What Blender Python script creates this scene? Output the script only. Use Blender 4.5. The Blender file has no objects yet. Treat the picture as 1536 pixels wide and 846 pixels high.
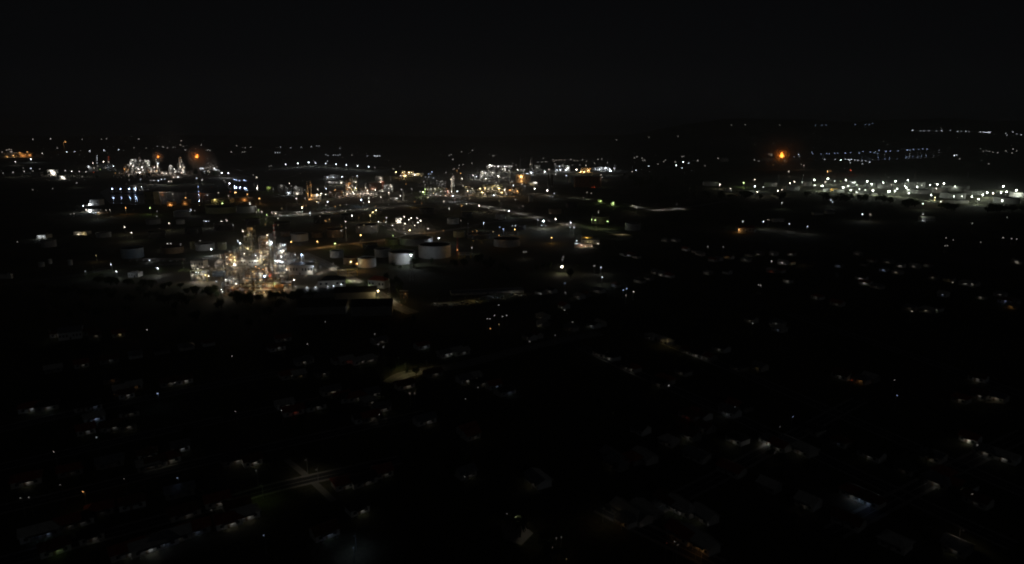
HAZE=True; GLOW=.8; DENOISE=True
import bpy, math, random
from mathutils import Vector
RN = random.Random(11)
F, HC, YH = 1027.0, 150.0, 197.0
P = math.atan((423 - YH) / F); cp, sp = math.cos(P), math.sin(P)
FWD = Vector((0, cp, -sp)); CAM = Vector((0, 0, HC))
SIG = .55e-4 ; BOOST = 1.25; KI = 200.0; LPX = []; TANKS = []                                   # density of the night air
C = bpy.context.scene.collection
SC = bpy.context.scene
R = math.radians

# ------------------------------------------------------------------ terrain and pixel rays
def sst(a, b, x):
    t = max(0.0, min(1.0, (x - a) / (b - a))); return t * t * (3 - 2 * t)
def th(x, y):
    if y < 6500: return 0.0
    q = x / y
    A = 75 + 240 * sst(.12, .3, q) + 18 * math.sin(q * 23) + 9 * math.sin(q * 61 + 1)
    return A * sst(6500, 10500, y) * (1 - .35 * sst(11000, 20000, y))
def ray(px, py):
    u = (423 - py) / F
    return Vector(((px - 768) / F, cp + u * sp, -sp + u * cp))
def at(px, py, h=0.0):
    d = ray(px, py)
    if d.z < -1e-4:
        t = (HC - h) / -d.z
        if d.y * t < 6500: return Vector((d.x * t, d.y * t, 0))
    t = 6400.0
    while t < 15500:
        p = CAM + d * t
        if p.z < th(p.x, p.y) + h: break
        t += 8
    p = CAM + d * t
    return Vector((p.x, p.y, th(p.x, p.y)))
def mpp(p): return (Vector(p) - CAM).dot(FWD) / F       # metres per photograph pixel
def topz(p, py):                                         # height of the point above p seen at row py
    d = ray(768, py); return HC + p.y * d.z / d.y - p.z
def proj(p):
    v = Vector(p) - CAM; k = v.dot(FWD)
    return 768 + F * v.x / k, 423 - F * (v.y * sp + v.z * cp) / k

# ------------------------------------------------------------------ materials
MATS = {}
def mat(name, col, rough=.7, metal=0.0, var=.2, scale=.15):
    if name in MATS: return MATS[name]
    m = bpy.data.materials.new(name); m.use_nodes = True; MATS[name] = m
    nt = m.node_tree; b = nt.nodes['Principled BSDF']
    b.inputs['Roughness'].default_value = rough; b.inputs['Metallic'].default_value = metal
    tc = nt.nodes.new('ShaderNodeTexCoord'); n = nt.nodes.new('ShaderNodeTexNoise')
    n.inputs['Scale'].default_value = scale; n.inputs['Detail'].default_value = 6; n.inputs['Roughness'].default_value = .65
    nt.links.new(tc.outputs['Object'], n.inputs['Vector'])
    r = nt.nodes.new('ShaderNodeValToRGB')
    r.color_ramp.elements[0].position = .3; r.color_ramp.elements[1].position = .7
    r.color_ramp.elements[0].color = (*[c * (1 - var) for c in col], 1)
    r.color_ramp.elements[1].color = (*[min(1, c * (1 + var)) for c in col], 1)
    nt.links.new(n.outputs['Fac'], r.inputs['Fac']); nt.links.new(r.outputs['Color'], b.inputs['Base Color'])
    return m
COL = dict(w=(1, .95, .86), c=(.86, .93, 1), b=(.5, .66, 1), y=(1, .78, .38), o=(1, .5, .16), p=(1, .82, .68),
           r=(1, .12, .04), g=(.72, 1, .35), k=(1, .88, .7), m=(.92, 1, .84))
CN = dict(w='white', c='cold white', b='bluish', y='yellow', o='orange', p='warm white', r='red', g='greenish', k='warm white', m='white')
def emit(c, L, lit=True):
    k = round(math.log2(max(L, 1e-3)) * 2) / 2
    key = ('lamp_glow', c, k, lit)
    if key in MATS: return MATS[key]
    m = bpy.data.materials.new('lamp_glow'); m.use_nodes = True; MATS[key] = m
    nt = m.node_tree; nt.nodes.clear()
    e = nt.nodes.new('ShaderNodeEmission'); o = nt.nodes.new('ShaderNodeOutputMaterial')
    e.inputs['Color'].default_value = (*COL[c], 1); e.inputs['Strength'].default_value = 2 ** k
    nt.links.new(e.outputs[0], o.inputs['Surface'])
    m.cycles.emission_sampling = 'AUTO' if lit else 'NONE'
    return m
def fluxof(c):                                           # picture flux of a lamp class
    t = [(0, .08), (1, .28), (2, 1.1), (3, 4), (4, 12), (5, 36), (6, 90)]
    for (a, fa), (b, fb) in zip(t, t[1:]):
        if c <= b: return fa * (fb / fa) ** ((c - a) / (b - a))
    return 90

# ------------------------------------------------------------------ mesh building
class MB:
    def __init__(s): s.v = []; s.f = []; s.m = []; s.cur = 0
    def add(s, vs, fs):
        k = len(s.v); s.v += [tuple(v) for v in vs]
        s.f += [tuple(i + k for i in f) for f in fs]; s.m += [s.cur] * len(fs); return s
    def box(s, cx, cy, z0, sx, sy, sz, rz=0.0):
        c, n = math.cos(rz), math.sin(rz); vs = []
        for z in (z0, z0 + sz):
            for a, b in ((-1, -1), (1, -1), (1, 1), (-1, 1)):
                x, y = a * sx / 2, b * sy / 2; vs.append((cx + x * c - y * n, cy + x * n + y * c, z))
        return s.add(vs, [(3, 2, 1, 0), (4, 5, 6, 7), (0, 1, 5, 4), (1, 2, 6, 5), (2, 3, 7, 6), (3, 0, 4, 7)])
    def lathe(s, prof, n=16, cx=0, cy=0, cap=True):
        vs = []; fs = []
        for r, z in prof:
            for i in range(n):
                a = 2 * math.pi * i / n; vs.append((cx + r * math.cos(a), cy + r * math.sin(a), z))
        for j in range(len(prof) - 1):
            for i in range(n):
                k = (i + 1) % n; fs.append((j * n + i, j * n + k, j * n + n + k, j * n + n + i))
        if cap:
            fs.append(tuple(range(n - 1, -1, -1))); fs.append(tuple(range((len(prof) - 1) * n, len(prof) * n)))
        return s.add(vs, fs)
    def rod(s, a, b, r=.1, n=5, r2=None):
        a, b = Vector(a), Vector(b); d = b - a
        if d.length < 1e-6: return s
        d.normalize(); u = d.cross(Vector((0, 0, 1)) if abs(d.z) < .95 else Vector((1, 0, 0))).normalized(); w = d.cross(u)
        r2 = r if r2 is None else r2; vs = []
        for p, q in ((a, r), (b, r2)):
            for i in range(n):
                t = 2 * math.pi * i / n; vs.append(p + (u * math.cos(t) + w * math.sin(t)) * q)
        fs = [(i, (i + 1) % n, n + (i + 1) % n, n + i) for i in range(n)] + [tuple(range(n - 1, -1, -1)), tuple(range(n, 2 * n))]
        return s.add(vs, fs)
    def path(s, pts, r=.1, n=6):
        for a, b in zip(pts, pts[1:]): s.rod(a, b, r, n)
        return s
    def capsule(s, a, b, r, n=14):                        # vessel with domed ends along a line
        a, b = Vector(a), Vector(b); d = (b - a); L = d.length; d.normalize()
        u = d.cross(Vector((0, 0, 1)) if abs(d.z) < .95 else Vector((1, 0, 0))).normalized(); w = d.cross(u)
        prof = [(.02, -.42 * r), (.55 * r, -.33 * r), (.87 * r, -.16 * r), (r, 0), (r, L), (.87 * r, L + .16 * r), (.55 * r, L + .33 * r), (.02, L + .42 * r)]
        vs = []; fs = []
        for q, z in prof:
            for i in range(n):
                t = 2 * math.pi * i / n; vs.append(a + d * z + (u * math.cos(t) + w * math.sin(t)) * q)
        for j in range(len(prof) - 1):
            for i in range(n):
                k = (i + 1) % n; fs.append((j * n + i, j * n + k, j * n + n + k, j * n + n + i))
        return s.add(vs, fs)
    def ico(s, cx, cy, cz, r, rz=None):
        g = (1 + 5 ** .5) / 2; k = r / math.sqrt(1 + g * g); rz = rz or r
        V = [(-1, g, 0), (1, g, 0), (-1, -g, 0), (1, -g, 0), (0, -1, g), (0, 1, g), (0, -1, -g), (0, 1, -g), (g, 0, -1), (g, 0, 1), (-g, 0, -1), (-g, 0, 1)]
        Fc = [(0, 11, 5), (0, 5, 1), (0, 1, 7), (0, 7, 10), (0, 10, 11), (1, 5, 9), (5, 11, 4), (11, 10, 2), (10, 7, 6), (7, 1, 8), (3, 9, 4), (3, 4, 2), (3, 2, 6), (3, 6, 8), (3, 8, 9), (4, 9, 5), (2, 4, 11), (6, 2, 10), (8, 6, 7), (9, 8, 1)]
        return s.add([(cx + x * k, cy + y * k, cz + z * k * rz / r) for x, y, z in V], Fc)
    def mesh(s, name, mats, smooth=True):
        me = bpy.data.meshes.new(name); me.from_pydata(s.v, [], s.f)
        for m in (mats if isinstance(mats, (list, tuple)) else [mats]): me.materials.append(m)
        if s.cur: me.polygons.foreach_set('material_index', s.m)
        if smooth:
            me.polygons.foreach_set('use_smooth', [True] * len(s.f)); me.set_sharp_from_angle(angle=R(35))
        me.update(); return me
    def build(s, name, mats, parent=None, smooth=True):
        return link(name, s.mesh(name, mats, smooth), parent)
def link(name, data, parent=None, loc=(0, 0, 0), rz=0.0):
    o = bpy.data.objects.new(name, data); C.objects.link(o)
    if parent is not None: o.parent = parent
    o.location = loc; o.rotation_euler = (0, 0, rz); return o
TAGGED = []
def tag(o, label, cat, group=None, kind=None):
    o['label'] = label; o['category'] = cat
    if group: o['group'] = group
    if kind: o['kind'] = kind
    TAGGED.append(o); return o
def thing(name, label, cat, loc, rz=0.0, group=None):
    return tag(link(name, None, None, loc, rz), label, cat, group)
def struct(o): o['kind'] = 'structure'; return o

# palette (real base colours)
steel = mat('galvanised_steel', (.33, .34, .35), .45, .6, .2, .4)
paint = mat('white_tank_paint', (.62, .62, .6), .5, 0, .12, .25)
grey = mat('grey_paint', (.36, .37, .38), .55, 0, .2, .3)
rust = mat('rusty_steel', (.17, .085, .05), .8, .2, .4, .5)
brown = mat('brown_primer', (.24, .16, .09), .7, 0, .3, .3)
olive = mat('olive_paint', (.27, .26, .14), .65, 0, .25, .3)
alum = mat('aluminium_lagging', (.62, .63, .64), .32, .75, .15, .6)
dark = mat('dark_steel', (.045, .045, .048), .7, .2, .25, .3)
roofd = mat('dark_roof', (.06, .058, .055), .85, 0, .35, .3)
conc = mat('concrete', (.25, .24, .22), .9, 0, .25, .08)
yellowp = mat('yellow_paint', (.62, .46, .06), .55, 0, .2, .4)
redp = mat('red_paint', (.5, .06, .04), .6, 0, .2, .4)
bluep = mat('blue_grey_paint', (.2, .27, .36), .5, .1, .2, .4)
tile = mat('red_roof_sheet', (.33, .085, .05), .75, 0, .3, .5)
render_ = mat('pale_render', (.55, .53, .48), .85, 0, .18, .5)
whitew = mat('whitewashed_wall', (.68, .68, .66), .85, 0, .12, .5)
glass = mat('dark_window_glass', (.03, .035, .04), .12, 0, .1, 1)
zinc = mat('zinc_roof_sheet', (.3, .31, .32), .5, .4, .35, .6)
bark = mat('bark', (.07, .05, .035), .9, 0, .3, 2)
leaf = mat('leaves', (.045, .07, .025), .75, 0, .45, .4)
asph = mat('asphalt', (.05, .05, .052), .85, 0, .25, .1)
packed = mat('packed_gravel', (.16, .145, .12), .95, 0, .35, .04)
grassm = mat('mown_grass', (.07, .085, .03), .95, 0, .4, .05)
kerbm = mat('kerb_stone', (.3, .29, .27), .9, 0, .2, .5)
linem = mat('road_line_paint', (.7, .7, .66), .7, 0, .15, 1)
wood = mat('weathered_wood', (.2, .15, .1), .85, 0, .3, 1)

# ------------------------------------------------------------------ setting: camera, sky, ground, water
cam = bpy.data.objects.new('camera', bpy.data.cameras.new('camera')); C.objects.link(cam)
cam.location = CAM; cam.rotation_euler = (math.pi / 2 - P, 0, 0)
cam.data.sensor_fit = 'HORIZONTAL'; cam.data.angle = 2 * math.atan(768 / F)
cam.data.clip_start = .5; cam.data.clip_end = 80000
SC.camera = cam
SC.view_settings.view_transform = 'Standard'; SC.view_settings.look = 'None'
SC.view_settings.exposure = 0; SC.view_settings.gamma = 1; SC.view_settings.use_curve_mapping = False
cy = SC.cycles
cy.use_denoising = DENOISE; cy.filter_width = 2.0
cy.max_bounces = 3; cy.diffuse_bounces = 2; cy.glossy_bounces = 2; cy.volume_bounces = 0; cy.transparent_max_bounces = 6
cy.sample_clamp_indirect = 1.0; cy.use_adaptive_sampling = False; cy.caustics_reflective = False
cy.use_light_tree = True

w = bpy.data.worlds.new('World'); SC.world = w; w.use_nodes = True
nt = w.node_tree; bg = nt.nodes['Background']
sky = nt.nodes.new('ShaderNodeTexSky'); sky.sky_type = 'NISHITA'; sky.sun_disc = False
sky.sun_elevation = R(20); sky.sun_rotation = R(180); sky.altitude = 150
hs = nt.nodes.new('ShaderNodeHueSaturation'); hs.inputs['Saturation'].default_value = 0.0
nt.links.new(sky.outputs[0], hs.inputs['Color']); tn = nt.nodes.new('ShaderNodeMix'); tn.data_type = 'RGBA'; tn.blend_type = 'MULTIPLY'; tn.inputs['Factor'].default_value = 1; tn.inputs['B'].default_value = (.88, .95, 1.14, 1)
nt.links.new(hs.outputs[0], tn.inputs['A']); nt.links.new(tn.outputs['Result'], bg.inputs['Color'])
bg.inputs['Strength'].default_value = SKY = 0.0003
sun = bpy.data.lights.new('dim_fill_sun', 'SUN'); sun.energy = .01; sun.angle = R(.5); sun.color = (.9, .95, 1)
so = bpy.data.objects.new('dim_fill_sun', sun); C.objects.link(so); so.rotation_euler = (R(70), 0, R(12))  # weak fill light added so roofs and far air show faintly

def ground_material():
    m = bpy.data.materials.new('night_ground'); m.use_nodes = True; n = m.node_tree; b = n.nodes['Principled BSDF']
    b.inputs['Roughness'].default_value = .95
    g = n.nodes.new('ShaderNodeNewGeometry')
    def noise(s, d=8):
        t = n.nodes.new('ShaderNodeTexNoise'); t.inputs['Scale'].default_value = s; t.inputs['Detail'].default_value = d
        n.links.new(g.outputs['Position'], t.inputs['Vector']); return t
    a = noise(.012); r = n.nodes.new('ShaderNodeValToRGB'); e = r.color_ramp.elements
    e[0].position = .35; e[0].color = (.035, .045, .02, 1); e[1].position = .62; e[1].color = (.1, .085, .055, 1)
    x = e.new(.48); x.color = (.065, .07, .03, 1)
    n.links.new(a.outputs['Fac'], r.inputs['Fac'])
    f = noise(.5, 10); mx = n.nodes.new('ShaderNodeMix'); mx.data_type = 'RGBA'; mx.blend_type = 'MULTIPLY'; mx.inputs['Factor'].default_value = .8
    r2 = n.nodes.new('ShaderNodeValToRGB'); r2.color_ramp.elements[0].position = .3; r2.color_ramp.elements[0].color = (.45, .45, .45, 1)
    r2.color_ramp.elements[1].position = .7; r2.color_ramp.elements[1].color = (1.3, 1.3, 1.3, 1)
    n.links.new(f.outputs['Fac'], r2.inputs['Fac'])
    n.links.new(r.outputs['Color'], mx.inputs['A']); n.links.new(r2.outputs['Color'], mx.inputs['B'])
    n.links.new(mx.outputs['Result'], b.inputs['Base Color']); return m
gmat = ground_material()
rings = [0, 60, 150, 300, 500, 800, 1200, 1800, 2600, 3600, 4800, 6000, 6500] + [6500 + 150 * i for i in range(1, 40)] + [13000, 14500, 16500, 19000]
NA = 240; vs = []; fs = []
for i, rr in enumerate(rings[1:]):
    for k in range(NA):
        a = 2 * math.pi * k / NA; x, y = rr * math.sin(a), rr * math.cos(a); vs.append((x, y, th(x, y)))
c0 = len(vs); vs.append((0, 0, 0))
for k in range(NA): fs.append((c0, (k + 1) % NA, k))
for i in range(len(rings) - 2):
    for k in range(NA):
        q = (k + 1) % NA; fs.append((i * NA + k, i * NA + q, (i + 1) * NA + q, (i + 1) * NA + k))
g = MB(); g.v = vs; g.f = fs; g.m = [0] * len(fs); struct(g.build('ground', gmat))

def sheet(name, pts, m, z):
    b = MB(); b.add([(p.x, p.y, z) for p in (at(x, y) for x, y in pts)], [tuple(range(len(pts)))])
    me = b.mesh(name, m, False)
    if me.polygons[0].normal.z < 0: me.flip_normals()
    return struct(link(name, me))
def nums(s): return [tuple(float(v) if v[-1].isdigit() else v for v in q.split()) for q in s.strip().split(';') if q.strip()]
def ribbon(name, pts, width, m, z, off=0.0):
    P_ = [at(x, y) for x, y in pts]; L, Rr = [], []
    # smooth the polyline
    Q = []
    for i in range(len(P_) - 1):
        p0, p1, p2, p3 = P_[max(0, i - 1)], P_[i], P_[i + 1], P_[min(len(P_) - 1, i + 2)]
        for t in (0, .25, .5, .75):
            Q.append(.5 * ((2 * p1) + (p2 - p0) * t + (2 * p0 - 5 * p1 + 4 * p2 - p3) * t * t + (3 * p1 - p0 - 3 * p2 + p3) * t ** 3))
    Q.append(P_[-1]); vs = []
    for i, p in enumerate(Q):
        d = (Q[min(i + 1, len(Q) - 1)] - Q[max(i - 1, 0)]); d.z = 0; d.normalize(); n = Vector((-d.y, d.x, 0))
        for s_ in (-1, 1): q = p + n * (off + s_ * width / 2); vs.append((q.x, q.y, z))
    b = MB(); b.add(vs, [(2 * i, 2 * i + 2, 2 * i + 3, 2 * i + 1)[::-1] for i in range(len(Q) - 1)])
    me = b.mesh(name, m, False)
    if me.polygons[0].normal.z < 0: me.flip_normals()
    return struct(link(name, me))
NROAD = 0
def road(pts, width=7.0, m=asph, lines=True, walk=True):
    global NROAD
    NROAD += 1; k = .004 * NROAD
    ribbon('road', pts, width, m, .06 + k)
    if lines: ribbon('road_marking', pts, .18, linem, .062 + k)
    if walk:
        for s_ in (-1, 1):
            ribbon('pavement', pts, 1.6, kerbm, .2 + k + .002 * (s_ > 0), s_ * (width / 2 + .85))

wm = bpy.data.materials.new('harbour_water'); wm.use_nodes = True; n_ = wm.node_tree; b_ = n_.nodes['Principled BSDF']
b_.inputs['Base Color'].default_value = (.004, .006, .008, 1); b_.inputs['Roughness'].default_value = .075; b_.inputs['IOR'].default_value = 1.33
g_ = n_.nodes.new('ShaderNodeNewGeometry'); t_ = n_.nodes.new('ShaderNodeTexNoise'); t_.inputs['Scale'].default_value = .25; t_.inputs['Detail'].default_value = 3
bp = n_.nodes.new('ShaderNodeBump'); bp.inputs['Strength'].default_value = .2; bp.inputs['Distance'].default_value = .12
n_.links.new(g_.outputs['Position'], t_.inputs['Vector']); n_.links.new(t_.outputs['Fac'], bp.inputs['Height']); n_.links.new(bp.outputs[0], b_.inputs['Normal'])
sheet('water', [(150, 289), (165, 280), (205, 278), (222, 284), (226, 288), (262, 288), (275, 289), (325, 290), (330, 299), (250, 307), (165, 306)], wm, .06)
sheet('water', [(336, 275), (360, 272), (404, 271), (404, 286), (345, 288)], wm, .06)
sheet('water', [(1190, 232), (1260, 229), (1410, 222), (1420, 228), (1400, 237), (1300, 241), (1200, 239)], wm, .06)
# ------------------------------------------------------------------ lamps
POSTDIM = 0.0
def bulb_of(p, cls, c, rmin=.16):
    m = mpp(p) * 1.5; r = max(rmin, (.33 if cls < 4 else .42 if cls < 5.5 else .75) * m)
    d = (Vector(p) - CAM).length
    L = fluxof(cls) * m * m / (math.pi * r * r) * math.exp(SIG * d) * (1 + (BOOST - 1) * sst(1.4, 2.6, cls))
    return r, L
def glow(parent, loc, p, cls, c, lit):
    if not lit or cls < 1.15: return
    cls = min(cls, 4.9); m = mpp(p); I = KI * 2.5 ** (cls - 3) * (m / 1.4) ** 2
    l = bpy.data.lights.new('lamp_light', 'POINT'); l.energy = I * 4 * math.pi; l.color = COL[c]; l.shadow_soft_size = .25
    link('lamp_light', l, parent, loc)
def lamp(px, py, cls, c, label, group, h=None, lit=True, cat='lamp', name='lamp_post', boost=1.0, dim=1.0):
    d0 = mpp(at(px, py)) * F
    if h is None: h = 8 if d0 < 1000 else 12 if d0 < 2200 else 16 if d0 < 4500 else 26
    for _ in range(14):
        p = at(px, py, h)
        if all((p.x - x) ** 2 + (p.y - y) ** 2 > (q + (9 if cls > 4 else 1)) ** 2 for x, y, q in TANKS): break
        h += 1
    LPX.append((px, py, cls)); hd = Vector((p.x, p.y, p.z + h))
    r, L = bulb_of(hd, cls - POSTDIM, c); L *= boost; m = emit(c, L, False)
    if d0 < 1150:
        o = thing(name, label, cat, p, 0, group)
        b = MB(); b.rod((0, .9, 0), (0, .9, h), .11, 6, .06); b.lathe([(.22, 0), (.18, .5)], 8, 0, .9); b.build('pole', steel, o)
        MB().rod((0, .9, h), (0, .1, h + .25), .05, 5).build('arm', steel, o)
        hdm = MB(); hdm.box(0, 0, h + r * .7, max(.4, r * 1.2), max(.5, r * 1.3), .16); he = hdm.build('lamp_head', grey, o)
        bb = MB(); bb.ico(0, 0, h, r, r * .8); bb.build('bulb', m, he)
    else:
        b = MB(); b.rod((0, r * .6, 0), (0, r * .6, h), max(.14, r * .12), 5); b.box(0, 0, h + r * .85, r * 1.3, r * 1.2, r * .25)
        b.cur = 1; b.ico(0, 0, h, r, r * .8)
        o = b.build(name, [steel, m]); o.location = p; tag(o, label, cat, group)
    glow(o, (0, -.1, h - r - .35), hd, cls + math.log(boost * dim) / 1.1, c, lit)
    return o
def lamps(s, label, group, **k):
    for px, py, cl, c in nums(s): lamp(px, py, cl, c, f'{CN[c]} {label}', group, **k)
def hooded(px, py, c, I, label, h=7.0, r=.35):
    p = at(px, py); o = thing('street_lamp', label, 'street lamp', p, 0, 'hooded street lamps over lit ground')
    b = MB(); b.rod((0, 1.6, 0), (0, 1.6, h + .3), .1, 6, .06); b.build('pole', steel, o)
    MB().rod((0, 1.6, h + .3), (0, 0, h + .3), .05, 5).build('arm', steel, o)
    b = MB(); b.lathe([(r * 1.5, h), (r * 1.45, h + .12), (r * .6, h + .35), (.05, h + .4)], 12, cap=False); hd = b.build('lamp_shade', grey, o)
    b = MB(); b.lathe([(r, h + .06), (r, h + .1)], 12); b.build('bulb', emit(c, I / (math.pi * r * r), False), hd)
    l = bpy.data.lights.new('lamp_light', 'SPOT'); l.energy = I * 12.57; l.color = COL[c]; l.shadow_soft_size = .2; l.spot_size = R(150); l.spot_blend = .6; link('lamp_light', l, hd, (0, 0, h - .05))

# ------------------------------------------------------------------ process plant
class S: pass
def spot(bx, by, w, ty, d=None, rz=0.0):
    s = S(); s.f = at(bx, by); s.s = mpp(s.f); s.w = w * s.s; s.h = max(3.0, topz(s.f, ty)); s.d = d if d else s.w
    s.rz = rz; s.p = s.f + Vector((0, s.d / 2, 0)); s.px0 = bx - w / 2; s.px1 = bx + w / 2; s.ty = ty; s.by = by; return s
def begin(s, name, label, cat, group):
    s.o = thing(name, label, cat, s.p, s.rz, group); return s.o
def column_tower(s, label, group, m=alum):
    o = begin(s, 'distillation_column', label, 'column', group); h = s.h; r = max(1.0, s.w / 2); s.d = 2 * r
    b = MB(); b.lathe([(r * 1.15, 0), (r * 1.02, 3)], 18); b.build('skirt', grey, o)
    b = MB(); b.lathe([(r, 3), (r, h * .62), (r * .86, h * .66), (r * .86, h - r), (r * .74, h - r * .55), (r * .4, h - r * .2), (.05, h - r * .12)], 18); b.build('shell', m, o)
    z = 7.0; k = 0
    while z < h - 1:
        rr = (r if z < h * .62 else r * .86); b = MB()
        b.lathe([(rr + .05, z), (rr + 1.3, z), (rr + 1.3, z + .15), (rr + .05, z + .15)], 14, cap=False)
        for q in range(10):
            a = q * .63; x, y = (rr + 1.25) * math.cos(a), (rr + 1.25) * math.sin(a); b.rod((x, y, z), (x, y, z + 1.1), .04, 4)
        b.lathe([(rr + 1.22, z + 1.05), (rr + 1.3, z + 1.05), (rr + 1.3, z + 1.15), (rr + 1.22, z + 1.15)], 14, cap=False)
        b.build('platform', steel, o); z += 7.5; k += 1
    b = MB(); b.path([(r * .3, 0, h - r * .2), (r * .3, -.0, h + 1), (r + .8, 0, h + 1), (r + .8, 0, 2)], .28, 7); b.build('overhead_pipe', alum, o)
    b = MB()
    for q in (-.25, .25): b.rod((q - r * .5, -r - .2, 1), (q - r * .5, -r - .2, h - 2), .05, 4)
    b.build('ladder', yellowp, o)
def frame_tower(s, label, group, m=steel, eq=True, name='process_structure', seed=0):
    rn = random.Random(int(s.px0 * 7 + s.by)); o = begin(s, name, label, 'steel structure', group)
    W, D, H = s.w, s.d, s.h; nx = max(1, round(W / 8)); ny = max(1, round(D / 8)); nl = max(2, min(9, round(H / 6))); t = max(.35, s.s * .22)
    b = MB()
    for i in range(nx + 1):
        for j in range(ny + 1):
            hh = H if (i + j) % 3 else H * .86; b.box(-W / 2 + W * i / nx, -D / 2 + D * j / ny, 0, t, t, hh)
    for l in range(1, nl + 1):
        z = H * l / nl - .6
        if l == nl: z = H * .86 - .4
        for i in range(nx + 1): b.box(-W / 2 + W * i / nx, 0, z, t * .8, D - t, t)
        for j in range(ny + 1): b.box(0, -D / 2 + D * j / ny, z - .02, W - t, t * .8, t)
    for l in range(nl):
        i = rn.randrange(nx); z0, z1 = H * l / nl, H * (l + 1) / nl - .6; x0, x1 = -W / 2 + W * i / nx, -W / 2 + W * (i + 1) / nx
        for y in (-D / 2, D / 2): b.rod((x0, y, z0), (x1, y, z1), t * .28, 4)
    b.build('frame', m, o, False)
    for l in range(1, nl):
        z = H * l / nl; b = MB(); f = rn.uniform(.55, .97); x = rn.uniform(-1, 1) * W * (1 - f) / 2
        b.box(x, 0, z - .05, W * f, D * .94, .12)
        for y in (-D * .47, D * .47):
            b.box(x, y, z + 1.05, W * f, .07, .07)
            for q in range(int(W * f / 2.5) + 1): b.box(x - W * f / 2 + 2.5 * q, y, z + .07, .06, .06, 1.0)
        b.build('deck', steel, o, False)
    if eq:
        for l in range(0, nl):
            z = H * l / nl + .1; hh = H / nl
            for q in range(max(1, nx)):
                k = rn.random(); x = -W / 2 + W * (q + .5) / nx; y = rn.uniform(-.25, .25) * D; mm = rn.choice([alum, paint, alum, grey, m, steel])
                if k < .4:
                    r = min(hh * .28, W / nx * .28); b = MB(); b.capsule((x - W / nx * .3, y, z + r + .6), (x + W / nx * .3, y, z + r + .6), r, 12)
                    v = b.build('heat_exchanger', mm, o); b = MB()
                    for e in (-1, 1): b.box(x + e * W / nx * .2, y, z, .4, r * 1.4, .8)
                    b.build('saddle', conc, v, False)
                elif k < .7:
                    r = min(hh * .22, W / nx * .2); MB().capsule((x, y, z + r * .6), (x, y, z + hh * 1.1), r, 12).build('vessel', mm, o)
    b = MB()
    for q in range(4):
        x = rn.uniform(-W / 2, W / 2); y = -D / 2 - .5 - .35 * q; zt = rn.uniform(.4, .95) * H
        b.path([(x, 0, zt), (x, y, zt), (x, y, H * .12), (x + rn.uniform(-1, 1) * W * .3, y, H * .12)], max(.16, s.s * .12), 6)
    b.build('piping', alum, o)
    b = MB(); x0 = W / 2 + 1.3
    for l in range(nl):
        z0, z1 = H * l / nl, H * (l + 1) / nl; y0, y1 = (-D * .3, D * .3) if l % 2 else (D * .3, -D * .3)
        for e in (-.5, .5): b.rod((x0 + e, y0, z0), (x0 + e, y1, z1), .12, 4)
        b.box(x0, y1, z1 - .1, 1.6, 1.2, .12)
    b.build('stair', steel, o, False)
def furnace(s, label, group, m=grey):
    o = begin(s, 'process_heater', label, 'heater', group); W, D, H = s.w, s.d, s.h; hb = H * .42
    b = MB(); b.box(0, 0, 1.6, W, D, hb - 1.6)
    for i in range(6): b.box(-W / 2 + W * (i + .5) / 6, -D / 2 - .12, 1.6, .3, .24, hb - 1.6)
    b.build('firebox', m, o, False)
    b = MB(); a = [(-W / 2, -D / 2, hb), (W / 2, -D / 2, hb), (W / 2, D / 2, hb), (-W / 2, D / 2, hb)]; c = [(x * .4, y * .4, H * .62) for x, y, _ in a]
    b.add(a + c, [(0, 1, 5, 4), (1, 2, 6, 5), (2, 3, 7, 6), (3, 0, 4, 7), (4, 5, 6, 7)]); b.build('convection_section', m, o, False)
    b = MB(); r = W * .13; b.lathe([(r * 1.15, H * .62), (r, H * .66), (r * .9, H)], 14); b.build('stack', alum, o)
    for i in range(4):
        MB().box((-1 if i % 2 else 1) * W * .42, (-1 if i < 2 else 1) * D * .42, 0, .6, .6, 1.6).build('leg', conc, o, False)
    b = MB(); b.box(0, -D / 2 - .8, hb * .5, W, 1.2, .12); b.box(0, -D / 2 - 1.35, hb * .5 + 1.1, W, .06, .06); b.build('platform', steel, o, False)
def drum(s, label, group, m=paint):
    o = begin(s, 'horizontal_drum', label, 'drum', group); r = s.h * .36; L = s.w / 2 - r * .4; s.d = 2 * r
    MB().capsule((-L, 0, s.h - r), (L, 0, s.h - r), r, 18).build('shell', m, o)
    for e in (-.6, .6): MB().box(e * L, 0, 0, .7, r * 1.7, s.h - r * 1.5).build('saddle', conc, o, False)
    for e in (-.3, .25): MB().rod((e * L, 0, s.h - .1), (e * L, 0, s.h + 1.2), .3, 8).build('nozzle', steel, o)
def chimney(s, label, group, m=conc, bands=None, name='chimney'):
    o = begin(s, name, label, 'chimney', group); h = s.h; r = max(.7, s.w / 2); s.d = 2 * r
    b = MB(); b.lathe([(r * 1.25, 0), (r * 1.0, h * .5), (r * .85, h)], 16, cap=False); b.lathe([(r * .82, h - .2), (.05, h - .25)], 16, cap=False); b.build('shaft', m, o)
    for i in range(4 if bands else 2):
        z = h * (.98 - .13 * i); rr = r * (.86 + .25 * .13 * i) + .06; b = MB(); b.lathe([(rr, z - h * .05), (rr + .02, z)], 16, cap=False); b.build('band', bands or dark, o)
    b = MB(); b.lathe([(r, h * .7), (r + 1.2, h * .7), (r + 1.2, h * .7 + .2), (r, h * .7 + .2)], 12, cap=False); b.build('platform', steel, o)
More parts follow.
